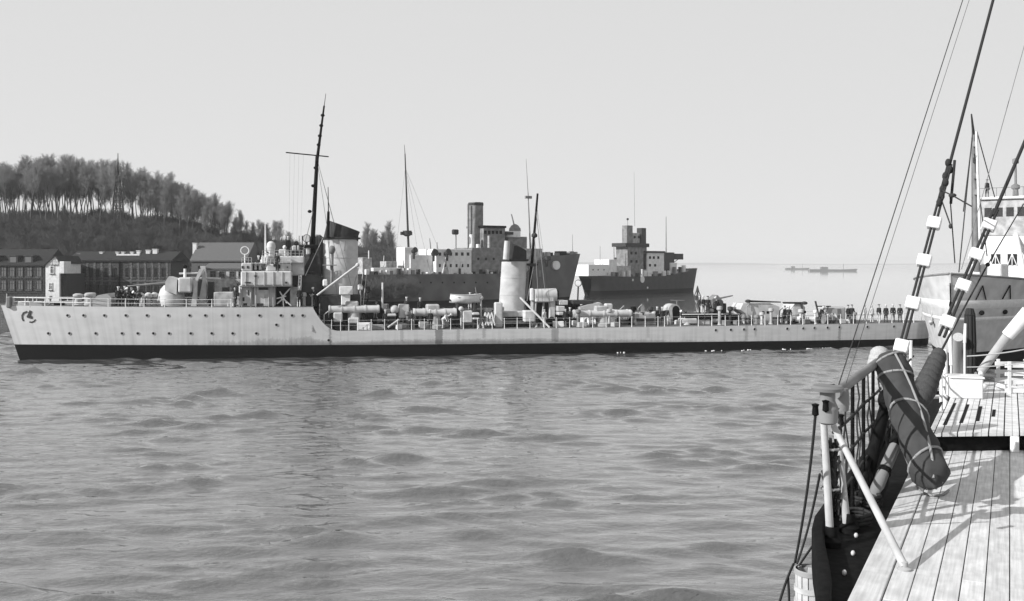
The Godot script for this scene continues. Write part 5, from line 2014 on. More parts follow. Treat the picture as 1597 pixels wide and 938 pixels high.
# ship moored ahead, bow towards the viewer
const SF := [1486.0, 75.0, 54.0]
func build_bow_ship():
	var fr := Fr.new(SF[0], SF[1], SF[2])
	var t := thing("moored_steamer", "pale steamer lying bow on at the right edge of the view", "ship", fr.origin(), fr.th)
	var half := func(s: float, y: float) -> float:
		var fl := clampf(y / 7.5, 0, 1)
		return maxf(lerpf(4.2, 5.0, fl) * (1.0 - pow(1.0 - minf(s / lerpf(15.0, 10.0, fl), 1.0), lerpf(1.5, 2.0, fl))), 0.05)
	var top := func(s: float) -> float:
		return 6.5 + 1.25 * pow(clampf(1.0 - s / 22.0, 0, 1), 1.4)
	var at := func(s: float, y: float, sd: float) -> Vector3:
		return Vector3(s - 0.9 * (y / 7.5) * clampf(1.0 - s / 8.0, 0, 1), y, sd * half.call(s, y))
	var bands := [["boot_topping", -1.0, 1.5, M.black], ["hull", 1.5, 4.0, M.paint], ["rubbing_strake", 4.0, 4.3, M.white], ["hull", 4.3, 5.0, M.paint], ["white_strake", 5.0, 5.65, M.white], ["bulwark", 5.65, 99.0, M.paint]]
	for b in bands:
		var mb := MB.new()
		for sd in [1.0, -1.0]:
			var rows := []
			for i in 45:
				var s := 42.0 * pow(i / 44.0, 1.6)
				var line := []
				for k in 5:
					var y := lerpf(b[1], minf(b[2], top.call(s)), k / 4.0)
					var p: Vector3 = at.call(s, y, sd)
					if "strake" in b[0]: p += Vector3(0, 0, sd * 0.08 * sin(PI * k / 4.0))
					line.append(p)
				rows.append(line)
			mb.grid(rows, func(_p): return Vector3(-0.3, 0, sd))
		put(b[0], mb, b[3], t)
	var mb := MB.new()
	var rows := []
	for i in 25:
		var s := 42.0 * i / 24.0
		var e: Vector3 = at.call(s, top.call(s) - 0.9, 1.0)
		rows.append([Vector3(e.x, e.y, -e.z), Vector3(e.x, e.y, e.z)])
	mb.grid(rows, func(_p): return Vector3.UP)
	put("deck", mb, M.deckgrey, t)
	for sd in [1.0, -1.0]:
		mb = MB.new()
		for i in 24:
			var s := 42.0 * i / 24.0
			mb.tube(at.call(s, top.call(s), sd), at.call(s + 1.75, top.call(s + 1.75), sd), 0.09, 0.09, 5)
		put("cap_rail", mb, M.mid, t)
	# anchor on the sunlit bow
	mb = MB.new()
	var ap: Vector3 = at.call(3.6, 4.1, -1.0)
	mb.tube(ap + Vector3(0, 0.6, -0.1), ap + Vector3(0, -0.5, -0.12), 0.09, 0.09, 6)
	mb.tube(ap + Vector3(-0.5, -0.3, -0.15), ap + Vector3(0, -0.55, -0.15), 0.12, 0.12, 6)
	mb.tube(ap + Vector3(0.5, -0.3, -0.15), ap + Vector3(0, -0.55, -0.15), 0.12, 0.12, 6)
	put("anchor", mb, M.paint2, t)
	# V struts and a hawse eye on the shaded bow
	for s in [2.2, 4.6]:
		for ds in [-0.35, 0.5]:
			mb = MB.new()
			mb.tube(at.call(s, 6.8, 1.0) + Vector3(-0.05, 0, 0.06), at.call(s + ds, 5.7, 1.0) + Vector3(-0.05, 0, 0.06), 0.05, 0.05, 5)
			put("bulwark_stay", mb, M.black, t)
		mb = MB.new()
		var e: Vector3 = at.call(s + 0.4, 4.65, 1.0)
		mb.ball(e, Vector3(0.4, 0.2, 0.2), 10, 6)
		put("hawse_pipe", mb, M.black, t)
	# deckhouse and bridge across the ship
	for q in [["deckhouse", 26.0, 36.0, -2.3, 3.6, 5.9, 11.3, M.white, "white deckhouse below the grey bridge"], ["bridge", 26.6, 33.0, -2.8, 3.2, 11.32, 15.0, M.paint2, "grey bridge front above the white deckhouse"], ["bridge_coaming", 26.3, 33.4, -3.0, 3.4, 15.02, 15.3, M.white, ""], ["foredeck_house", 10.5, 14.0, -0.6, 1.8, 6.0, 8.5, M.white, "white house on the foredeck"]]:
		mb = MB.new()
		mb.box(Vector3(q[1], q[5], q[3]), Vector3(q[2], q[6], q[4]), 0.1)
		var o := put(q[0], mb, q[7], t, q[8])
		if q[0] == "deckhouse":
			for z in [-1.2, 0.3, 1.8]:
				mb = MB.new()
				mb.box(Vector3(25.95, 8.4, z - 0.42), Vector3(26.02, 9.5, z + 0.42))
				var w := put("window", mb, M.glass, o)
				mb = MB.new()
				for dz in [-0.4, 0.0, 0.4]: mb.tube(Vector3(25.9, 8.4, z + dz), Vector3(25.9, 9.5, z), 0.05, 0.05, 5)
				put("bar", mb, M.white, w)
		if q[0] == "bridge":
			for z in [-2.0, -1.0, 0.0, 1.0, 2.0]:
				mb = MB.new()
				mb.box(Vector3(26.55, 13.3, z - 0.33), Vector3(26.62, 14.2, z + 0.33))
				put("window", mb, M.dark, o)
	mb = MB.new()
	mb.tube(fr.p(1524.5, 424, 0), fr.p(1519, 205, 0), 0.28, 0.16, 8)
	var ms := put("mast", mb, M.mid, t, "tapering foremast with stays")
	mb = MB.new()
	mb.tube(fr.p(1519.2, 212, 0), fr.p(1515.5, 178, 0), 0.13, 0.06, 6)
	put("topmast", mb, M.dark, ms)
	mb = MB.new()
	mb.tube(fr.p(1530, 400, 0.6), fr.p(1523, 205, 0.3), 0.13, 0.1, 6)
	put("derrick_post", mb, M.white, ms)
	mb = MB.new()
	mb.tube(fr.p(1517, 400, -0.8), fr.p(1516.5, 215, -0.3), 0.07, 0.06, 5)
	put("derrick_post", mb, M.mid, ms)
	for q in [[1552, 308, 1524, 205], [1503, 330, 1517, 215], [1540, 400, 1520, 240], [1496, 425, 1517, 210]]:
		mb = MB.new()
		mb.tube(fr.p(q[0], q[1], 0.6), fr.p(q[2], q[3], 0.2), 0.045, 0.045, 4, false)
		put("stay", mb, M.dark, ms)
	for y in [225, 250, 275, 300]:
		mb = MB.new()
		var c := fr.p(1521.5 + (y - 225) * 0.025, y, 0.15)
		mb.box(c - Vector3(0.12, 0.25, 0.2), c + Vector3(0.12, 0.25, 0.2), 0.05)
		put("mast_block", mb, M.mid if y != 250 else M.dark, ms)
	mb = MB.new()
	for z in [-2.8, -2.0, -1.2, -0.4, 0.4, 1.2, 2.0, 2.8]:
		mb.tube(Vector3(26.5, 15.3, z), Vector3(26.5, 16.2, z), 0.03, 0.03, 5)
	mb.tube(Vector3(26.5, 16.2, -2.9), Vector3(26.5, 16.2, 2.9), 0.03, 0.03, 5)
	put("bridge_rail", mb, M.mid, t)
	mb = MB.new()
	mb.lathe(Vector3(28.0, 15.25, 0.3), [[0.3, 0.0], [0.25, 0.8], [0.4, 0.9], [0.4, 1.2], [0.12, 1.4], [0.1, 3.4], [0.3, 3.45], [0.3, 3.9], [0.0, 4.0]], 10)
	put("bridge_compass", mb, M.mid, t)
	mb = MB.new()
	mb.tube(Vector3(26.2, 11.4, 0.6), Vector3(22.0, 7.0, 2.0), 0.25, 0.2, 8)
	put("stowed_derrick", mb, M.white, t)

# ---------------------------------------------------------------- crew
# one body surface round a skeleton of tapered capsules: [a, b, ra, rb, tone]
func body(bones: Array, cell: float) -> ArrayMesh:
	var lo := Vector3.ONE * 99
	var hi := Vector3.ONE * -99
	for b in bones:
		for e in [[b[0], b[2]], [b[1], b[3]]]:
			lo = lo.min(e[0] - Vector3.ONE * (e[1] + cell * 2))
			hi = hi.max(e[0] + Vector3.ONE * (e[1] + cell * 2))
	var n := Vector3i(((hi - lo) / cell).ceil()) + Vector3i.ONE
	var field := PackedFloat32Array()
	field.resize(n.x * n.y * n.z)
	for z in n.z:
		for y in n.y:
			for x in n.x:
				var p := lo + Vector3(x, y, z) * cell
				var acc := 0.0
				var best := 99.0
				for b in bones:
					var ab: Vector3 = b[1] - b[0]
					var h := clampf((p - b[0]).dot(ab) / ab.length_squared(), 0, 1)
					var d: float = p.distance_to(b[0] + ab * h) - lerpf(b[2], b[3], h)
					best = minf(best, d)
					acc += exp(-d * 42.0)
				field[(z * n.y + y) * n.x + x] = -log(maxf(acc, 1e-30)) / 42.0 if best < 0.3 else best
	var ids := {}
	var verts := []
	var cols := []
	for z in n.z - 1:
		for y in n.y - 1:
			for x in n.x - 1:
				var sum := Vector3.ZERO
				var cnt := 0
				var v := []
				for k in 8:
					v.append(field[((z + (k >> 2)) * n.y + y + ((k >> 1) & 1)) * n.x + x + (k & 1)])
				for e in [[0, 1], [2, 3], [4, 5], [6, 7], [0, 2], [1, 3], [4, 6], [5, 7], [0, 4], [1, 5], [2, 6], [3, 7]]:
					var a: float = v[e[0]]
					var b: float = v[e[1]]
					if (a < 0.0) != (b < 0.0):
						var f := a / (a - b)
						var pa := Vector3(e[0] & 1, (e[0] >> 1) & 1, e[0] >> 2)
						var pb := Vector3(e[1] & 1, (e[1] >> 1) & 1, e[1] >> 2)
						sum += pa.lerp(pb, f)
						cnt += 1
				if cnt:
					var p := lo + (Vector3(x, y, z) + sum / cnt) * cell
					ids[(z * n.y + y) * n.x + x] = verts.size()
					verts.append(p)
					var tone := 0.0
					var best := 99.0
					for b in bones:
						var ab: Vector3 = b[1] - b[0]
						var h := clampf((p - b[0]).dot(ab) / ab.length_squared(), 0, 1)
						var d: float = p.distance_to(b[0] + ab * h) - lerpf(b[2], b[3], h)
						if d < best:
							best = d
							tone = b[4]
					cols.append(Color(tone, tone, tone))
	var st := SurfaceTool.new()
	st.begin(Mesh.PRIMITIVE_TRIANGLES)
	st.set_smooth_group(0)
	for i in verts.size():
		st.set_color(cols[i])
		st.add_vertex(verts[i])
	var stride := [1, n.x, n.x * n.y]
	for z in range(1, n.z - 1):
		for y in range(1, n.y - 1):
			for x in range(1, n.x - 1):
				var i: int = (z * n.y + y) * n.x + x
				for ax in 3:
					var a := field[i]
					var b := field[i + stride[ax]]
					if (a < 0.0) == (b < 0.0): continue
					var u: int = stride[(ax + 1) % 3]
					var w: int = stride[(ax + 2) % 3]
					var q := [ids[i - u - w], ids[i - w], ids[i], ids[i - u]]
					if a < 0.0: q.reverse()
					for k in [0, 1, 2, 0, 2, 3]: st.add_index(q[k])
	st.generate_normals()
	return st.commit()

func pose(kind: int, coat: float, legs: float) -> ArrayMesh:
	var V := func(x, y, z): return Vector3(x, y, z)
	var skin := 0.35
	var b := []
	var hip := Vector3(0, 0.93, 0)
	var chest := Vector3(0, 1.30, 0.02)
	var neck := Vector3(0, 1.50, 0.01)
	if kind == 1:   # leaning forward on a rail
		chest = Vector3(0, 1.26, 0.16)
		neck = Vector3(0, 1.44, 0.26)
	if kind == 2:   # bending over work
		chest = Vector3(0, 1.14, 0.30)
		neck = Vector3(0, 1.22, 0.50)
	b.append([hip, chest, 0.135, 0.15, coat])
	b.append([hip + Vector3(-0.07, -0.02, 0), hip + Vector3(0.07, -0.02, 0), 0.125, 0.125, legs])
	b.append([chest + Vector3(-0.12, 0.1, 0), chest + Vector3(0.12, 0.1, 0), 0.10, 0.10, coat])
	var hd := (neck - chest).normalized()
	b.append([neck - hd * 0.06, neck + hd * 0.08, 0.055, 0.052, skin])
	b.append([neck + hd * 0.15 + Vector3(0, 0, 0.01), neck + hd * 0.22 + Vector3(0, 0, 0.01), 0.083, 0.092, skin])
	b.append([neck + hd * 0.17 + Vector3(0, 0, 0.085), neck + hd * 0.15 + Vector3(0, 0, 0.105), 0.016, 0.016, skin])
	for s in [-1.0, 1.0]:
		var hp := hip + Vector3(s * 0.095, -0.04, 0)
		var kn := Vector3(s * 0.11, 0.49, 0.03 * s if kind == 0 else 0.05)
		var an := Vector3(s * 0.12, 0.09, 0.04 * s if kind == 0 else -0.02)
		b.append([hp, kn, 0.092, 0.066, legs])
		b.append([kn, an, 0.064, 0.045, legs])
		b.append([an + Vector3(0, -0.045, -0.03), an + Vector3(s * 0.02, -0.05, 0.16), 0.045, 0.036, 0.015])
		var sh := chest + Vector3(s * 0.19, 0.12, 0)
		var el := sh + Vector3(s * 0.06, -0.29, -0.02)
		var wr := el + Vector3(s * 0.0, -0.25, 0.06)
		if kind == 1:
			el = sh + Vector3(s * 0.05, -0.24, 0.16)
			wr = el + Vector3(-s * 0.04, -0.04, 0.26)
		if kind == 2:
			el = sh + Vector3(s * 0.03, -0.28, 0.06)
			wr = el + Vector3(-s * 0.04, -0.22, 0.12)
		b.append([sh, el, 0.062, 0.048, coat])
		b.append([el, wr, 0.046, 0.036, coat])
		b.append([wr, wr + (wr - el).normalized() * 0.12, 0.038, 0.03, skin])
	return body(b, 0.042)

func build_crew():
	var vm := StandardMaterial3D.new()
	vm.vertex_color_use_as_albedo = true
	vm.roughness = 0.9
	var kinds := []
	for c in [[0.018, 0.018], [0.55, 0.5], [0.03, 0.45]]:
		for k in 3: kinds.append(pose(k, c[0], c[1]))
	var cap := MB.new()
	cap.lathe(Vector3(0, 0, 0), [[0.105, 0.0], [0.105, 0.045], [0.135, 0.06], [0.125, 0.085], [0.0, 0.09]], 10)
	var capm := cap.mesh()
	var wear := ["dark uniformed", "white clad", "dark jacketed, white trousered"]
	# [sighted x, deck, lateral, pose, dress, facing, where]
	var list := []
	var crowd := ["leftmost in the knot of sailors on the forecastle", "second in the forecastle knot", "third in the forecastle knot", "middle of the forecastle knot", "fifth in the forecastle knot", "rightmost but one in the forecastle knot", "right end of the forecastle knot"]
	for i in 7: list.append([184.0 + i * 5.2, FD + 0.03, 1.1 - (i % 3) * 0.8, i % 2, 0, 0.4 - i * 0.2, crowd[i]])
	list.append([221, FD + 0.03, 1.6, 2, 2, -0.9, "stooping right of the forecastle knot"])
	list.append([366.5, FD + 0.03, 2.6, 0, 0, -1.2, "standing alone before the bridge house"])
	var yb := TF.p(420, 424, 0).y
	list.append([417, yb, 2.3, 0, 1, 0.3, "on the bridge behind the screen"])
	list.append([432, yb, 2.65, 0, 0, -0.4, "on the bridge near its after end"])
	list.append([403, yb - 0.35, 1.6, 0, 0, 0.2, "left of the bridge opening"])
	list.append([410, yb - 0.35, 1.7, 0, 1, -0.2, "right of the bridge opening"])
	list.append([449, TF.p(450, 400, 0).y, 1.5, 0, 0, 0.6, "on the upper bridge beside the flag locker"])
	list.append([467, FD, 2.6, 0, 0, 0.4, "at the foot of the bridge ladder"])
	list.append([491, FD, 1.8, 1, 0, -0.5, "behind the covered anti-aircraft gun"])
	list.append([568, MD, 2.2, 0, 0, 0.8, "under the derrick boom beside the forward funnel"])
	list.append([585, MD + 0.9, 0.6, 1, 2, 0.3, "above the forward torpedo tubes"])
	list.append([655, MD + 1.0, 0.4, 0, 0, 0.3, "on the casing behind the midship torpedo tubes"])
	list.append([691, MD, 3.0, 2, 1, 1.0, "stooping left of the launch"])
	list.append([601, MD, 2.9, 0, 0, 0.2, "leftmost of the group between the funnels"])
	list.append([612, MD, 1.4, 0, 0, 0.9, "beside the round cowl between the funnels"])
	list.append([634, MD + 1.1, 1.1, 0, 0, -0.3, "standing on the casing amidships"])
	list.append([642, MD, 2.9, 0, 0, -0.7, "right of the pale locker amidships"])
	list.append([671, MD, 3.2, 0, 0, 0.1, "in front of the midship torpedo tubes"])
	list.append([733, MD + 1.45, 0.0, 0, 2, 0.0, "behind the launch, the left of two"])
	list.append([741, MD + 1.45, 0.0, 0, 0, 0.4, "behind the launch, the right of two"])
	list.append([849, MD, 2.6, 0, 1, 0.8, "under the searchlight house"])
	list.append([882, MD, 2.6, 0, 0, 0.2, "left of the pair abaft the searchlight house"])
	list.append([889, MD, 1.9, 0, 0, -0.4, "right of the pair abaft the searchlight house"])
	list.append([963, MD, 1.5, 2, 0, 1.2, "stooping beside the after torpedo tubes"])
	list.append([1025, MD, 1.9, 0, 0, 0.6, "left of the trio by the arched companionway"])
	list.append([1033, MD, 2.5, 0, 0, 0.1, "middle of the trio by the arched companionway"])
	list.append([1040, MD, 1.7, 0, 2, -0.5, "right of the trio by the arched companionway"])
	list.append([1072, MD, 1.2, 2, 0, -1.2, "stooping right of the arched companionway"])
	var yp := TF.p(1100, 491, 1.9).y
	list.append([1091, yp, 1.2, 0, 0, 1.2, "leftmost of the gun crew on the dark platform"])
	list.append([1097, yp, 0.6, 0, 2, 0.4, "second of the gun crew on the dark platform"])
	list.append([1104, yp, 1.3, 0, 0, -0.2, "third of the gun crew, by the gun's cradle"])
	list.append([1121, yp, 0.9, 1, 0, -1.4, "right of the anti-aircraft gun"])
	list.append([1224, MD, 2.0, 0, 0, 0.5, "left of the pair beside the sternmost gun"])
	list.append([1231, MD, 2.5, 0, 0, -0.5, "right of the pair beside the sternmost gun"])
	list.append([1279, MD, 1.8, 1, 0, 0.7, "at the foot of the stern davit"])
	list.append([1323, MD, 1.5, 0, 0, 0.2, "first to the right of the canvas shelter"])
	list.append([1329, MD, 1.0, 0, 0, -0.6, "second to the right of the canvas shelter"])
	for i in 6: list.append([1349.0 + i * 11.0, MD, 1.0 + (i % 2) * 0.7, 0, [1, 1, 2, 0, 0, 0][i], 0.5 - i * 0.2, ["first", "second", "third", "fourth", "fifth", "last"][i] + " in the row of sailors right of the shelter"])
	for q in list:
		var p := Vector3(TF.s(q[0], q[2]), q[1] - 0.02, q[2])
		var t := thing("person", wear[q[4]] + " sailor " + q[6], "person", TB.transform * p, TF.th + q[5], "sailors aboard the torpedo boat")
		person(t, kinds[q[4] * 3 + q[3]], vm, q[3], capm, M.white if (int(q[0]) % 3 > 0) else M.navy)
	var fr := Fr.new(SF[0], SF[1], SF[2])
	var bt := Transform3D(Basis(Vector3.UP, fr.th), fr.origin())
	for q in [[-2.2, "left watcher on the bridge of the bow on steamer"], [1.6, "right watcher on the bridge of the bow on steamer"]]:
		var t := thing("person", "dark clad person, " + q[1], "person", bt * Vector3(27.2, 15.3, q[0]), 0.3, "watchers on the moored steamer")
		person(t, kinds[0], vm, 0, capm, M.navy)

func person(t: Node3D, mesh: ArrayMesh, vm: Material, ps: int, capm: ArrayMesh, cm: Material):
	put("body", mesh, vm, t)
	var c := put("cap", capm, cm, t)
	c.position = [Vector3(0, 1.765, 0.02), Vector3(0, 1.655, 0.37), Vector3(0, 1.36, 0.80)][ps]
	if ps == 1: c.rotation.x = 0.45
	if ps == 2: c.rotation.x = 1.1

# ---------------------------------------------------------------- the near ship's port side
# lashed pair of lines with white battens: a stay from foot to top, doubled below the point split
func shroud(t: Node3D, called: String, label: String, foot: Vector3, top: Vector3, split: float, battens: Array, r: float):
	var d := (top - foot).normalized()
	var side := d.cross(Vector3(0, 0, 1)).normalized()
	var mb := MB.new()
	mb.tube(foot.lerp(top, split), top, r * 1.25, r * 1.25, 8)
	var o := put(called, mb, M.darkrope, t, label)
	for s in [-1.0, 1.0]:
		mb = MB.new()
		mb.tube(foot.lerp(top, battens[0] - 0.02) + side * s * r * 1.5, foot.lerp(top, split + 0.01) + side * s * r * 1.2, r, r, 8)
		put("lanyard", mb, M.darkrope, o)
	for f in battens:
		var c := foot.lerp(top, f)
		mb = MB.new()
		var b := Basis(side, d, side.cross(d))
		mb.box(c - Vector3(0.085, 0.085, 0.05), c + Vector3(0.085, 0.085, 0.05), 0.015, b)
		put("batten", mb, M.white, o)
	return o

func chain(pts: Array, sag: float, n := 10) -> Array:
	var out := []
	for i in pts.size() - 1:
		for k in n:
			var f := float(k) / n
			out.append(pts[i].lerp(pts[i + 1], f) - Vector3(0, sag * 4 * f * (1 - f), 0))
	out.append(pts[-1])
	return out

func build_near_ship():
	var t := thing("near_ship", "deck edge, bulwark and rail of the ship in the right foreground", "ship", Vector3.ZERO, -PHI)
	# local x starboard, -z forward
	var mb := MB.new()
	var r := RandomNumberGenerator.new()
	r.seed = 404
	var edge := -1.1
	# under-deck, caulked seams show as the dark sheet between the planks
	mb.box(Vector3(edge + 0.01, DECK - 0.35, -21.45), Vector3(5.0, DECK - 0.012, -3.0))
	put("under_deck", mb, M.black, t)
	# planks laid fore and aft
	var tones := []
	for k in 6:
		var m := mat(r.randf_range(0.60, 0.74), 0.7, "deck", 1.0)
		m.uv1_scale = Vector3(1.6, 1.6, 0.9)
		m.uv1_offset = Vector3(k * 0.37, k * 0.21, k * 0.13)
		tones.append(m)
	var x := edge + 0.22
	var col := 0
	while x < 2.6:
		var z := -3.0 - r.randf() * 3.0
		var last := -3.0
		while last > -21.4:
			z = maxf(last - r.randf_range(3.6, 6.0), -21.4)
			mb = MB.new()
			mb.box(Vector3(x + 0.004, DECK - 0.03, z + 0.003), Vector3(x + 0.172, DECK + r.randf_range(-0.0015, 0.0015), last - 0.003), 0.003)
			put("plank", mb, tones[r.randi() % 6], t)
			last = z
		x += 0.176
		col += 1
	# margin plank along the waterway
	mb = MB.new()
	mb.box(Vector3(edge - 0.01, DECK - 0.03, -21.4), Vector3(edge + 0.216, DECK + 0.012, -3.0), 0.006)
	put("margin_plank", mb, tones[2], t)
	# black waterway, low bulwark and hull side, drawing in towards the stern
	var out := func(z: float) -> float:
		var u := -z
		return -1.20 - 0.46 * smoothstep(7.2, 10.2, u) + 0.25 * smoothstep(7.5, 3.0, u)
	var ww := []
	var bw := []
	var hs := []
	for i in 38:
		var z := -3.0 - 18.5 * i / 37.0
		var o: float = out.call(z)
		ww.append([Vector3(edge - 0.012, DECK - 0.07, z), Vector3(o, DECK - 0.07, z)])
		bw.append([Vector3(o + 0.02, DECK - 0.08, z), Vector3(o + 0.02, DECK + 0.06, z), Vector3(o, DECK + 0.08, z), Vector3(o - 0.07, DECK + 0.08, z), Vector3(o - 0.09, DECK + 0.06, z), Vector3(o - 0.09, DECK - 0.3, z)])
		hs.append([Vector3(o - 0.07, DECK - 0.28, z), Vector3(o + 0.02, DECK - 2.0, z), Vector3(o + 0.3, 2.0, z), Vector3(o + 0.8, -1.0, z)])
	mb = MB.new()
	mb.grid(ww, func(_p): return Vector3.UP)
	put("waterway", mb, M.black, t)
	mb = MB.new()
	mb.grid(bw, func(p): return Vector3(0, 1, 0) if p.y > DECK else Vector3(-1, 0, 0))
	put("bulwark", mb, M.black, t)
	mb = MB.new()
	mb.grid(hs, func(_p): return Vector3.LEFT)
	put("hull", mb, M.black, t)
	mb = MB.new()
	mb.face([Vector3(-1.7, DECK, -21.5), Vector3(5, DECK - 0.02, -21.5), Vector3(5, -1, -21.5), Vector3(-0.9, -1, -21.5)], Vector3(0, 0, -1))
	put("hull_end", mb, M.black, t)
	for k in 6:
		mb = MB.new()
		var z := -7.4 - k * 0.62
		mb.ball(Vector3(-1.36 + 0.1 * sin(k * 7.0), DECK - 0.05, z), Vector3(0.02, 0.025, 0.035), 8, 5)
		put("deck_bolt", mb, M.paint, t)
	near_rail(t)
	near_rigging(t)
	near_deck(t)

func near_rail(t: Node3D):
	var mb := MB.new()
	# two pale stanchions at the gangway end
	for q in [[1297, 862, 1284, 640, -1.5, 0.038], [1325, 850, 1305, 664, -1.42, 0.04]]:
		mb = MB.new()
		var a := nv(q[0], q[1], q[4])
		var b := nd(q[2], q[3], nv_depth(q[0], q[4]))
		mb.tube(a - Vector3(0, 0.05, 0), b, q[5], q[5] * 0.85, 10)
		put("stanchion", mb, M.timber, t, "pale timber stanchion at the rail's near end")
		mb = MB.new()
		mb.lathe(Vector3(a.x, DECK - 0.08, a.z), [[0.1, 0.0], [0.1, 0.06], [0.06, 0.1], [0.055, 0.2]], 10)
		put("socket", mb, M.black, t)
	# rail stanchions further forward with guard lines
	var top := nv(1302, 607, -1.5)
	var topf := nv(1369, 571, -1.5)
	var hrail := (top.y + topf.y) / 2
	mb = MB.new()
	mb.tube(Vector3(-1.5, hrail, top.z), Vector3(-1.5, hrail, topf.z), 0.052, 0.052, 12)
	put("top_rail", mb, M.mid, t, "round grey top rail running forward")
	for px in [1330, 1347, 1362, 1384, 1402, 1421]:
		var base := nv(px, 700, -1.5)
		mb = MB.new()
		mb.tube(Vector3(-1.5, DECK - 0.1, base.z), Vector3(-1.5, hrail if px < 1370 else hrail - 0.05, base.z), 0.022 if px < 1400 else 0.026, 0.02 if px < 1400 else 0.026, 8)
		put("rail_stanchion", mb, M.black if px < 1400 else M.white, t)
		for y in [hrail - 0.36, hrail - 0.70]:
			mb = MB.new()
			mb.ball(Vector3(-1.5, y, base.z), Vector3.ONE * 0.026, 8, 6)
			put("knuckle", mb, M.darkrope, t)
	var z0 := nv(1300, 700, -1.5).z
	var z1 := nv(1425, 700, -1.5).z
	for y in [hrail - 0.36, hrail - 0.70, hrail - 1.02]:
		mb = MB.new()
		mb.rope(chain([Vector3(-1.5, y, z0), Vector3(-1.5, y, nv(1347, 700, -1.5).z), Vector3(-1.5, y, nv(1384, 700, -1.5).z), Vector3(-1.5, y, z1)], 0.02, 6), 0.017, 6)
		put("guard_line", mb, M.darkrope, t)
	# knotted netting between the guard lines
	for px in [1310, 1318, 1338, 1355, 1372, 1392]:
		var zz := nv(px, 700, -1.5).z
		mb = MB.new()
		var pts := []
		for i in 8:
			var yy := lerpf(hrail - 0.06, DECK + 0.1, i / 7.0)
			pts.append(Vector3(-1.5 + 0.015 * sin(i * 2.1 + px), yy, zz + 0.03 * sin(i * 1.3 + px * 0.5)))
		mb.rope(pts, 0.010, 5)
		put("net_rope", mb, M.darkrope, t)
		mb = MB.new()
		mb.rope([Vector3(-1.5, hrail - 0.36, zz), Vector3(-1.5, hrail - 0.70, zz - 0.28), Vector3(-1.5, hrail - 1.02, zz - 0.05)], 0.008, 5)
		put("net_rope", mb, M.darkrope, t)
	# fairlead head at the end of the rail
	mb = MB.new()
	var h := nv(1291, 605, -1.5)
	mb.lathe(h, [[0.0, -0.03], [0.14, -0.03], [0.15, 0.0], [0.13, 0.02], [0.0, 0.025]], 16)
	var fh := put("fairlead_head", mb, M.mid, t, "flat round iron fairlead head on the rail end")
	mb = MB.new()
	mb.lathe(h + Vector3(0, -0.24, 0), [[0.05, -0.1], [0.09, -0.08], [0.1, 0.05], [0.07, 0.12], [0.07, 0.21]], 14)
	put("roller", mb, M.mid, fh)
	mb = MB.new()
	var k := nv(1313, 622, -1.47)
	mb.lathe(k, [[0.0, -0.12], [0.065, -0.12], [0.075, -0.05], [0.065, 0.1], [0.0, 0.11]], 12)
	put("lamp_bracket", mb, M.mid, fh)
	mb = MB.new()
	mb.tube(nv(1274, 606, -1.6), nv(1302, 604, -1.45), 0.018, 0.03, 8)
	put("pin", mb, M.black, fh)
	for q in [[1272, 640], [1288, 634], [1312, 655], [1304, 645]]:
		mb = MB.new()
		var c := nv(q[0], q[1], -1.5)
		mb.lathe(c, [[0.0, -0.06], [0.03, -0.04], [0.025, 0.03], [0.035, 0.05], [0.0, 0.06]], 8)
		put("shackle", mb, M.black, fh)
	# diagonal prop with its foot on the deck
	mb = MB.new()
	var foot := ny(1411, 884, DECK + 0.03)
	var head := nd(1289, 642, nv_depth(1297, -1.5) + 0.05)
	mb.tube(foot, head, 0.036, 0.028, 12)
	var prop := put("diagonal_prop", mb, M.timber, t, "long pale wooden prop slanting from the rail to the deck")
	mb = MB.new()
	mb.lathe(Vector3(foot.x, DECK, foot.z), [[0.06, 0.0], [0.06, 0.015], [0.03, 0.03], [0.03, 0.07], [0.0, 0.08]], 10)
	put("foot_eye", mb, M.paint2, prop)
	# dark bundle of netting lashed between the stanchions
	var nm := MB.new()
	var c := nv(1296, 745, -1.52)
	for i in 60:
		var y0 := -0.30 + 0.62 * (i % 12) / 12.0
		var a := i * 1.7
		var p := c + Vector3(cos(a) * 0.05, y0, sin(a) * 0.06)
		nm.tube(p, p + Vector3(cos(a * 2.3) * 0.04, 0.10, sin(a * 3.1) * 0.05), 0.018, 0.015, 5)
	nm.ball(c, Vector3(0.05, 0.34, 0.055), 8, 8)
	solo_at(t, "net_bundle", nm, M.darkrope, "dark bundle of netting lashed between the two pale stanchions", "net")
	for y in [700, 762]:
		mb = MB.new()
		var q := nv(1296, y, -1.52)
		for i in 12:
			var a0 := TAU * i / 12
			var a1 := TAU * (i + 1) / 12
			mb.tube(q + Vector3(cos(a0) * 0.085, 0, sin(a0) * 0.09), q + Vector3(cos(a1) * 0.085, 0.005, sin(a1) * 0.09), 0.014, 0.014, 5)
		put("lashing", mb, M.rope, t)

func nv_depth(px: float, v: float) -> float:
	var k := (px - CX) / F
	return v / (k * cos(PHI) - sin(PHI))

# a separate thing lying or hanging on the near ship, built in that ship's frame
func solo_at(t: Node3D, called: String, mb, m: Material, label: String, category: String) -> MeshInstance3D:
	var o := put(numbered(called), mb, m, self)
	o.transform = t.transform
	tag(o, label, category)
	return o

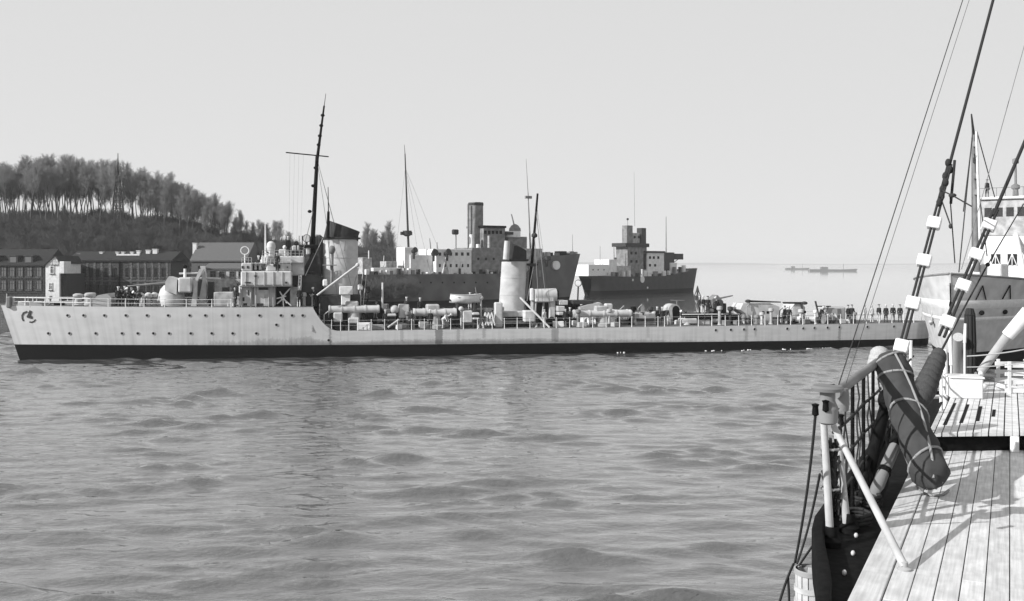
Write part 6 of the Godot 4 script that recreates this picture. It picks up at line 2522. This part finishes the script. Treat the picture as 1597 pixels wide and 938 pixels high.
func near_rigging(t: Node3D):
	var mb := MB.new()
	# forward shroud
	var foot := nv(1352, 746, -1.5)
	var top := nd(1551, -6, 14.2)
	var d := top - foot
	var o = shroud(t, "shroud", "straight dark shroud rising to the top edge, the left one", foot, foot + d * 2.2, 0.262, [0.105, 0.142, 0.180, 0.215], 0.017)
	mb = MB.new()
	var dn := d.normalized()
	mb.tube(foot - dn * 0.1, foot + dn * 0.95, 0.085, 0.07, 10)
	put("rigging_screw", mb, M.black, o, "thick black screw at the foot of the left shroud")
	mb = MB.new()
	mb.ball(foot + dn * 1.02, Vector3(0.11, 0.15, 0.11), 12, 8)
	put("deadeye", mb, M.black, o)
	mb = MB.new()
	var k := foot.lerp(foot + d * 2.2, 0.255)
	for i in 7: mb.ball(k + dn * (i * 0.11 - 0.35) + Vector3(0.03 * sin(i * 3.0), 0, 0.03 * cos(i * 2.0)), Vector3(0.04, 0.06, 0.04), 8, 5)
	put("seizing", mb, M.darkrope, o)
	mb = MB.new()
	mb.tube(k + Vector3(0.07, -0.3, 0), k + dn * 0.35 + Vector3(0.05, 0, 0), 0.02, 0.02, 6)
	mb.rope(chain([k + Vector3(0.06, -0.2, 0), k + Vector3(0.12, -1.1, 0.0)], 0.0, 4), 0.008, 5)
	put("halyard_tail", mb, M.darkrope, o)
	mb = MB.new()
	var j := nd(1471, 298, 12.8)
	mb.rope([j, nd(1486, 305, 12.6), nd(1516, 322, 12.4)], 0.010, 5)
	mb.rope([nd(1468, 310, 12.8), nd(1483, 352, 12.6)], 0.010, 5)
	mb.ball(nd(1486, 305, 12.6), Vector3(0.05, 0.03, 0.03), 8, 5)
	mb.ball(nd(1483, 353, 12.6), Vector3(0.025, 0.035, 0.025), 8, 5)
	put("lizard", mb, M.dark, o)
	# after shroud, leaning more
	foot = nv(1362, 776, -1.35)
	top = nd(1600, 218, 13.6)
	d = top - foot
	dn = d.normalized()
	o = shroud(t, "shroud", "dark doubled shroud crossing the moored steamer, the right one", foot, foot + d * 1.9, 0.392, [0.226, 0.280, 0.328, 0.376], 0.019)
	for q in [[0.0, 0.34, 0.07, M.mid], [0.34, 0.40, 0.08, M.black], [0.40, 0.72, 0.066, M.mid], [0.72, 1.25, 0.078, M.black], [1.25, 1.42, 0.06, M.white]]:
		mb = MB.new()
		mb.tube(foot + dn * q[0], foot + dn * q[1], q[2], q[2] * 0.92, 12)
		put("rigging_screw", mb, q[3], o)
	mb = MB.new()
	mb.tube(foot + dn * 1.42, foot + dn * 2.05, 0.085, 0.05, 12)
	put("boot", mb, M.dark, o)
	# canvas roll lashed to the foot of the right shroud
	var cr := MB.new()
	var ca := foot + dn * 1.22 + Vector3(0.06, 0, -0.06)
	for i in 10:
		var f := i / 9.0
		cr.ball(ca.lerp(ca + dn * 0.85, f), Vector3(0.11, 0.14, 0.11) * (0.8 + 0.35 * sin(f * PI) + 0.06 * sin(i * 5.0)), 10, 7)
	solo_at(t, "canvas_roll", cr, M.darkcanvas, "dark canvas roll lashed to the foot of the right shroud", "canvas")
	# second pair of spars down at the rail
	for q in [[1345, 760, 1372, 650, -1.48, 0.03], [1372, 790, 1400, 690, -1.25, 0.028], [1338, 800, 1352, 740, -1.45, 0.04]]:
		mb = MB.new()
		mb.tube(nv(q[0], q[1], q[4]), nv(q[2], q[3], q[4]), q[5], q[5], 8)
		put("rigging_screw", mb, M.black, t)
	# two thin backstays
	for q in [[1308, 602, 1502, 0, 10.2], [1320, 598, 1512, 0, 10.4]]:
		mb = MB.new()
		var a := nd(q[0], q[1], nv_depth(1306, -1.5))
		var b := nd(q[2], q[3], 13.0)
		mb.tube(a, a + (b - a) * 2.2, 0.006 if q[0] == 1308 else 0.003, 0.006 if q[0] == 1308 else 0.003, 5)
		put("backstay", mb, M.dark, t)
	mb = MB.new()
	var a := nd(1545, 262, 13.0)
	var b := nd(1597, 75, 15.0)
	mb.tube(nd(1500, 420, 11.3), a, 0.005, 0.005, 5)
	mb.tube(a, a + (b - a) * 2.0, 0.005, 0.005, 5)
	put("signal_halyard", mb, M.mid, t)
	mb = MB.new()
	mb.tube(nd(1462, 560, 12.6), nd(1499, 490, 12.9), 0.016, 0.016, 6)
	mb.tube(nd(1499, 490, 12.9), nd(1537, 420, 13.2), 0.012, 0.012, 6)
	mb.tube(nd(1537, 420, 13.2), nd(1597, 318, 13.6), 0.008, 0.008, 6)
	mb.ball(nd(1541, 413, 13.2), Vector3.ONE * 0.03, 8, 6)
	put("jackline", mb, M.darkrope, t)
	# ropes hanging outboard and the slatted tub below
	for q in [[[1272, 648], [1262, 770], [1240, 878]], [[1279, 740], [1262, 830], [1243, 880]], [[1297, 812], [1268, 850], [1247, 882]], [[1238, 880], [1226, 905], [1216, 940]], [[1229, 900], [1231, 925], [1231, 945]]]:
		mb = MB.new()
		var pts := []
		for p in 3: pts.append(nv(q[p][0], q[p][1], lerpf(-1.55, -1.95, clampf((q[p][1] - 700.0) / 180.0, 0, 1))))
		var sm := []
		for i in 13:
			var f := i / 12.0
			sm.append(pts[0].lerp(pts[1], f).lerp(pts[1].lerp(pts[2], f), f))
		mb.rope(sm, 0.013, 6)
		put("hanging_rope", mb, M.darkrope, t)
	var tub := thing("slatted_tub", "pale slatted wooden tub hung outboard at the lower edge", "tub", Vector3.ZERO, 0.0)
	var tp := nv(1266, 890, -1.95)
	tub.transform = t.transform * Transform3D(Basis.IDENTITY, tp + Vector3(0, -0.42, 0))
	for i in 14:
		var an := TAU * i / 14
		mb = MB.new()
		mb.box(Vector3(-0.032, 0.0, -0.011), Vector3(0.032, 0.40 if i % 4 else 0.43, 0.011), 0.004)
		var o2 := put("stave", mb, M.timber, tub)
		o2.transform = Transform3D(Basis(Vector3.UP, -an + PI / 2), Vector3(cos(an) * 0.16, 0, sin(an) * 0.16))
	for y in [0.07, 0.22, 0.41]:
		mb = MB.new()
		mb.lathe(Vector3(0, y, 0), [[0.172, -0.03], [0.19, -0.025], [0.19, 0.025], [0.172, 0.03]], 20)
		put("hoop", mb, M.timber if y < 0.3 else M.paint2, tub)
	mb = MB.new()
	mb.lathe(Vector3(0, 0.02, 0), [[0.15, 0.0], [0.0, 0.01]], 16)
	put("bottom", mb, M.dark, tub)
	mb = MB.new()
	mb.lathe(Vector3(0.02, -0.02, 0.05), [[0.3, -0.22], [0.34, -0.1], [0.32, 0.0], [0.2, 0.04]], 16)
	put("rope_collar", mb, M.rope, tub)
	mb = MB.new()
	mb.box(nv(1318, 936, -1.45) - Vector3(0.05, 0.1, 0.05), nv(1327, 922, -1.45) + Vector3(0.03, 0.02, 0.05), 0.01)
	put("cleat", mb, M.paint, t)
	# coils of rope in the waterway
	for q in [[1335, 800], [1352, 830]]:
		mb = MB.new()
		var c := nv(q[0], q[1], -1.4)
		c.y = DECK - 0.02
		for w in 3:
			var pts := []
			for i in 17: pts.append(c + Vector3(cos(TAU * i / 16) * (0.13 + 0.02 * sin(i * 2.0 + w)), w * 0.035, sin(TAU * i / 16) * 0.2))
			mb.rope(pts, 0.018, 6)
		solo_at(t, "rope_coil", mb, M.darkrope, "dark coil of rope in the waterway, the " + ("forward" if q[0] == 1335 else "after") + " of two", "rope")

func near_deck(t: Node3D):
	var mb := MB.new()
	# long canvas fender leaning over the deck edge
	var lo := ny(1458, 762, DECK + 0.20)
	var hi := nd(1384, 552, 12.1)
	var ax := (hi - lo).normalized()
	var sx := ax.cross(Vector3(0, 0, 1)).normalized()
	var sz := ax.cross(sx)
	var ln := hi.distance_to(lo)
	var rows := []
	for i in 23:
		var f := i / 22.0
		var end := minf(f, 1.0 - f)
		var rr := 0.19 * pow(clampf(end / 0.09, 0.0, 1.0), 0.5) * (1.0 - 0.06 * cos(f * 34.0)) + 0.005
		var line := []
		for k in 25:
			var an := TAU * k / 24
			var w := 1.0 + 0.05 * sin(an * 3.0 + f * 9.0) + 0.03 * sin(an * 7.0 - f * 23.0)
			line.append(lo + ax * (ln * f) + (sx * cos(an) + sz * sin(an)) * rr * w)
		rows.append(line)
	mb.grid(rows, func(p): return p - (lo + ax * (p - lo).dot(ax)))
	var fd := thing("canvas_fender", "long stuffed canvas fender leaning over the deck edge, bound with rope", "fender", Vector3.ZERO)
	fd.transform = t.transform
	put("body", mb, mat(0.055, 0.95, "blotch", 1.6), fd)
	for q in [0.17, 0.5, 0.80, 0.93]:
		mb = MB.new()
		var pts := []
		for i in 19:
			var an := TAU * i / 18
			pts.append(lo + ax * (ln * q + 0.10 * sin(an + q * 7.0)) + (sx * cos(an) + sz * sin(an)) * 0.2)
		mb.rope(pts, 0.016, 6)
		put("binding", mb, M.rope, fd)
	for q in [0.4, 1.6, 2.6, 5.2]:
		mb = MB.new()
		var pts := []
		for i in 13:
			var f := i / 12.0
			var an: float = q + 0.5 * sin(f * 3.0)
			pts.append(lo + ax * (ln * lerpf(0.03, 0.97, f)) + (sx * cos(an) + sz * sin(an)) * 0.196 * pow(clampf(minf(f, 1 - f) / 0.06, 0.2, 1), 0.5))
		mb.rope(pts, 0.015, 6)
		put("binding", mb, M.rope, fd)
	# a tail of rope on the deck below it
	mb = MB.new()
	mb.rope([ny(1430, 758, DECK + 0.015), ny(1437, 768, DECK + 0.015), ny(1455, 774, DECK + 0.015), ny(1472, 772, DECK + 0.015), ny(1480, 765, DECK + 0.02)], 0.014, 6)
	solo_at(t, "rope_end", mb, M.rope, "short pale rope end lying on the deck under the fender", "rope")
	# smaller fender hung behind it, outboard
	mb = MB.new()
	var a := nd(1370, 552, 12.9)
	for i in 9:
		var f := i / 8.0
		mb.ball(a + Vector3(0.02, -0.55 * f, 0), Vector3(0.17, 0.14, 0.17) * (0.75 + 0.3 * sin(f * PI)), 12, 8)
	solo_at(t, "rope_fender", mb, M.canvas, "pale rounded fender behind the top of the long one", "fender")
	# raised platform of slatted boards on legs
	var pf := thing("raised_platform", "low platform of pale boards with open slots on the deck", "platform", Vector3.ZERO)
	pf.transform = t.transform
	var ph := DECK + 0.27
	var f0 := ny(1458, 676, ph)
	var f1 := ny(1640, 674, ph)
	var b0 := ny(1456, 622, ph)
	var along := Vector3(0, 0, -1)
	var across := (f1 - f0).normalized()
	var u := 0.0
	var nboards := 15
	var wv := f0.distance_to(f1) / nboards
	for i in nboards:
		var p := f0 + across * wv * i
		var q := f0 + across * wv * (i + 1) - across * (0.02 if i % 2 == 0 else 0.006)
		var back := -(absf(b0.z - f0.z))
		mb = MB.new()
		var top := [p + Vector3(0, 0, 0), q, q + along * (21.2 + q.z), p + along * (21.2 + p.z)]
		mb.face(top, Vector3.UP)
		var dn := Vector3(0, -0.05, 0)
		for e in 4:
			var s0: Vector3 = top[e]
			var s1: Vector3 = top[(e + 1) % 4]
			var nn := (s1 - s0).cross(Vector3.UP).normalized()
			var mid: Vector3 = (top[0] + top[1] + top[2] + top[3]) / 4
			if nn.dot((s0 + s1) / 2 - mid) < 0: nn = -nn
			mb.quad(s0, s1, s1 + dn, s0 + dn, nn)
		put("board", mb, M.board, pf)
	# dark slots let into the boards
	for s in [[1469, 627, 1452, 658], [1489.6, 629, 1473.6, 663], [1510, 631, 1499, 660], [1530, 634, 1525, 657], [1551, 639, 1549.5, 650]]:
		mb = MB.new()
		var s0 := ny(s[0], s[1], ph + 0.004)
		var s1 := ny(s[2], s[3], ph + 0.004)
		var w := across * 0.028
		mb.face([s0 - w, s0 + w, s1 + w, s1 - w], Vector3.UP)
		mb.face([s0 - w, s0 + w, s1 + w, s1 - w].map(func(v): return v - Vector3(0, 0.003, 0)), Vector3.DOWN)
		put("slot", mb, M.black, pf)
	for px in [1448, 1583, 1650]:
		var lg := ny(px, 690, DECK + 0.14)
		mb = MB.new()
		var c := Vector3(lg.x, 0, lg.z)
		mb.box(c + Vector3(-0.055, DECK, -0.06), c + Vector3(0.055, ph - 0.052, 0.05), 0.006)
		put("leg", mb, M.white, pf)
	mb = MB.new()
	var bz := f0.z - 0.5
	mb.box(Vector3(f0.x + 0.1, DECK, -20.5), Vector3(4.0, ph - 0.06, -19.9))
	put("back_bearer", mb, M.black, pf)
	mb = MB.new()
	var fi := across.cross(Vector3.UP).normalized()
	if fi.z > 0: fi = -fi
	var q0 := f0 + fi * 0.10 + across * 0.02
	var q1 := f1 + fi * 0.10
	for e in [[q0, q1, -fi], [Vector3(q0.x, 0, q0.z), Vector3(q0.x, 0, -21.0), Vector3.LEFT]]:
		var e0: Vector3 = e[0]
		var e1: Vector3 = e[1]
		var th: Vector3 = e[2] * -0.02
		for dd in [Vector3.ZERO, th]:
			mb.quad(Vector3(e0.x, DECK - 0.01, e0.z) + dd, Vector3(e1.x, DECK - 0.01, e1.z) + dd, Vector3(e1.x, ph - 0.055, e1.z) + dd, Vector3(e0.x, ph - 0.055, e0.z) + dd, e[2] if dd == Vector3.ZERO else -e[2])
	put("skirt_board", mb, M.black, pf)
	# white box on the platform
	mb = MB.new()
	var bx := ny(1503, 622, ph)
	var wb := Basis(Vector3.UP, 0.25)
	mb.box(Vector3(-0.26, 0, -0.25), Vector3(0.26, 0.35, 0.25), 0.02)
	var wbx := thing("white_box", "white painted wooden box on the far end of the platform", "box", Vector3.ZERO)
	wbx.transform = t.transform * Transform3D(wb, bx + Vector3(0, 0.0, -0.2))
	put("case", mb, M.white, wbx)
	mb = MB.new()
	mb.box(Vector3(-0.28, 0.352, -0.27), Vector3(0.28, 0.38, 0.27), 0.008)
	put("lid", mb, M.white, wbx)
	# slatted crate at the right edge
	var crate := thing("slatted_crate", "white open slatted crate at the right edge beyond the platform", "crate", Vector3.ZERO)
	var cp := ny(1582, 612, ph)
	crate.transform = t.transform * Transform3D(Basis(Vector3.UP, 0.42), cp)
	for y in [0.05, 0.2, 0.35, 0.5]:
		for z in [0.2, -0.2]:
			mb = MB.new()
			mb.box(Vector3(-0.25, y - 0.035, z - 0.012), Vector3(0.4, y + 0.035, z + 0.012), 0.004)
			put("slat", mb, M.white, crate)
	for x in [-0.18, 0.3]:
		for z in [0.225, -0.225]:
			mb = MB.new()
			mb.box(Vector3(x - 0.03, 0.0, z - 0.011), Vector3(x + 0.03, 0.58, z + 0.011), 0.004)
			put("post", mb, M.white, crate)
	for x in [-0.24, 0.39]:
		mb = MB.new()
		mb.box(Vector3(x - 0.01, 0.08, -0.185), Vector3(x + 0.01, 0.15, 0.185), 0.004)
		put("end_slat", mb, M.white, crate)
	# gear at the forward end: pale post, hung coils, davit arm
	mb = MB.new()
	mb.tube(ny(1495, 611, DECK), nd(1495, 526, 18.0), 0.10, 0.095, 14)
	put("bitt", mb, M.canvas, t, "pale canvas wrapped post forward of the platform")
	var coil := MB.new()
	var ct := nd(1513, 482, 18.2)
	var cb := nd(1514, 590, 18.2)
	for i in 9:
		var an := TAU * i / 9
		var off := Vector3(cos(an) * 0.07, 0, sin(an) * 0.09)
		coil.rope([ct + off * 0.5, ct + off + Vector3(0, -0.12, 0), ct.lerp(cb, 0.5) + off * 1.15, cb + off + Vector3(0, 0.1, 0), cb + off * 0.5], 0.034, 6)
	coil.tube(ct, cb, 0.06, 0.06, 8)
	coil.tube(cb + Vector3(0, 0.05, 0), Vector3(cb.x, DECK, cb.z), 0.07, 0.08, 8)
	solo_at(t, "hung_rope_coil", coil, M.darkrope, "tall dark coil of rope hung on a post forward of the white box", "rope")
	for q in [[1468, 622, 1468.5, 558, 17.0, 0.03], [1476, 612, 1474, 545, 17.2, 0.055], [1484, 570, 1482, 512, 17.4, 0.035], [1505, 535, 1506, 505, 17.8, 0.03]]:
		mb = MB.new()
		var lowp := nd(q[0], q[1], q[4])
		lowp.y = DECK if q[0] < 1480 else lowp.y
		if q[0] >= 1480: mb.tube(Vector3(lowp.x, DECK, lowp.z), lowp, 0.02, 0.02, 8)
		mb.tube(lowp, nd(q[2], q[3], q[4]), q[5], q[5] * 0.8, 10)
		put("fore_stanchion", mb, M.white, t)
	mb = MB.new()
	mb.tube(nd(1438, 621, 17.0), nd(1482, 618, 17.4), 0.035, 0.035, 8)
	mb.tube(nd(1460, 604, 17.0), nd(1482, 603, 17.3), 0.02, 0.02, 8)
	put("fore_rail", mb, M.white, t)
	for x in [1440, 1480]:
		mb = MB.new()
		var p := nd(x, 620, 17.2)
		mb.tube(Vector3(p.x, DECK - 0.05, p.z), p, 0.03, 0.03, 8)
		put("rail_foot", mb, M.white, t)
	mb = MB.new()
	var d0 := nd(1530, 580, 17.6)
	var d1 := nd(1572, 524, 17.2)
	mb.tube(Vector3(d0.x, DECK, d0.z), d0, 0.05, 0.05, 10)
	mb.tube(d0, d1, 0.075, 0.085, 12)
	var dv := put("davit_arm", mb, M.paint2, t, "grey davit arm slanting up to the right")
	mb = MB.new()
	mb.tube(d1, nd(1606, 486, 17.0), 0.11, 0.13, 14)
	put("davit_head", mb, M.white, dv)
	for q in [[0.0, -0.05, 0.05, 0.09], [-0.08, -0.08, 0.035, 0.08], [0.03, -0.26, 0.09, 0.06]]:
		mb = MB.new()
		mb.ball(d0 + Vector3(q[0], q[1], 0.05), Vector3(q[2], q[3], q[2]), 10, 6)
		put("tackle_block", mb, M.white, dv)
	mb = MB.new()
	mb.rope(chain([nd(1508, 556, 17.4), nd(1600, 545, 17.0)], 0.02, 6), 0.012, 5)
	mb.rope(chain([nd(1508, 573, 17.4), nd(1600, 566, 17.0)], 0.02, 6), 0.010, 5)
	put("fore_line", mb, M.paint2, t)
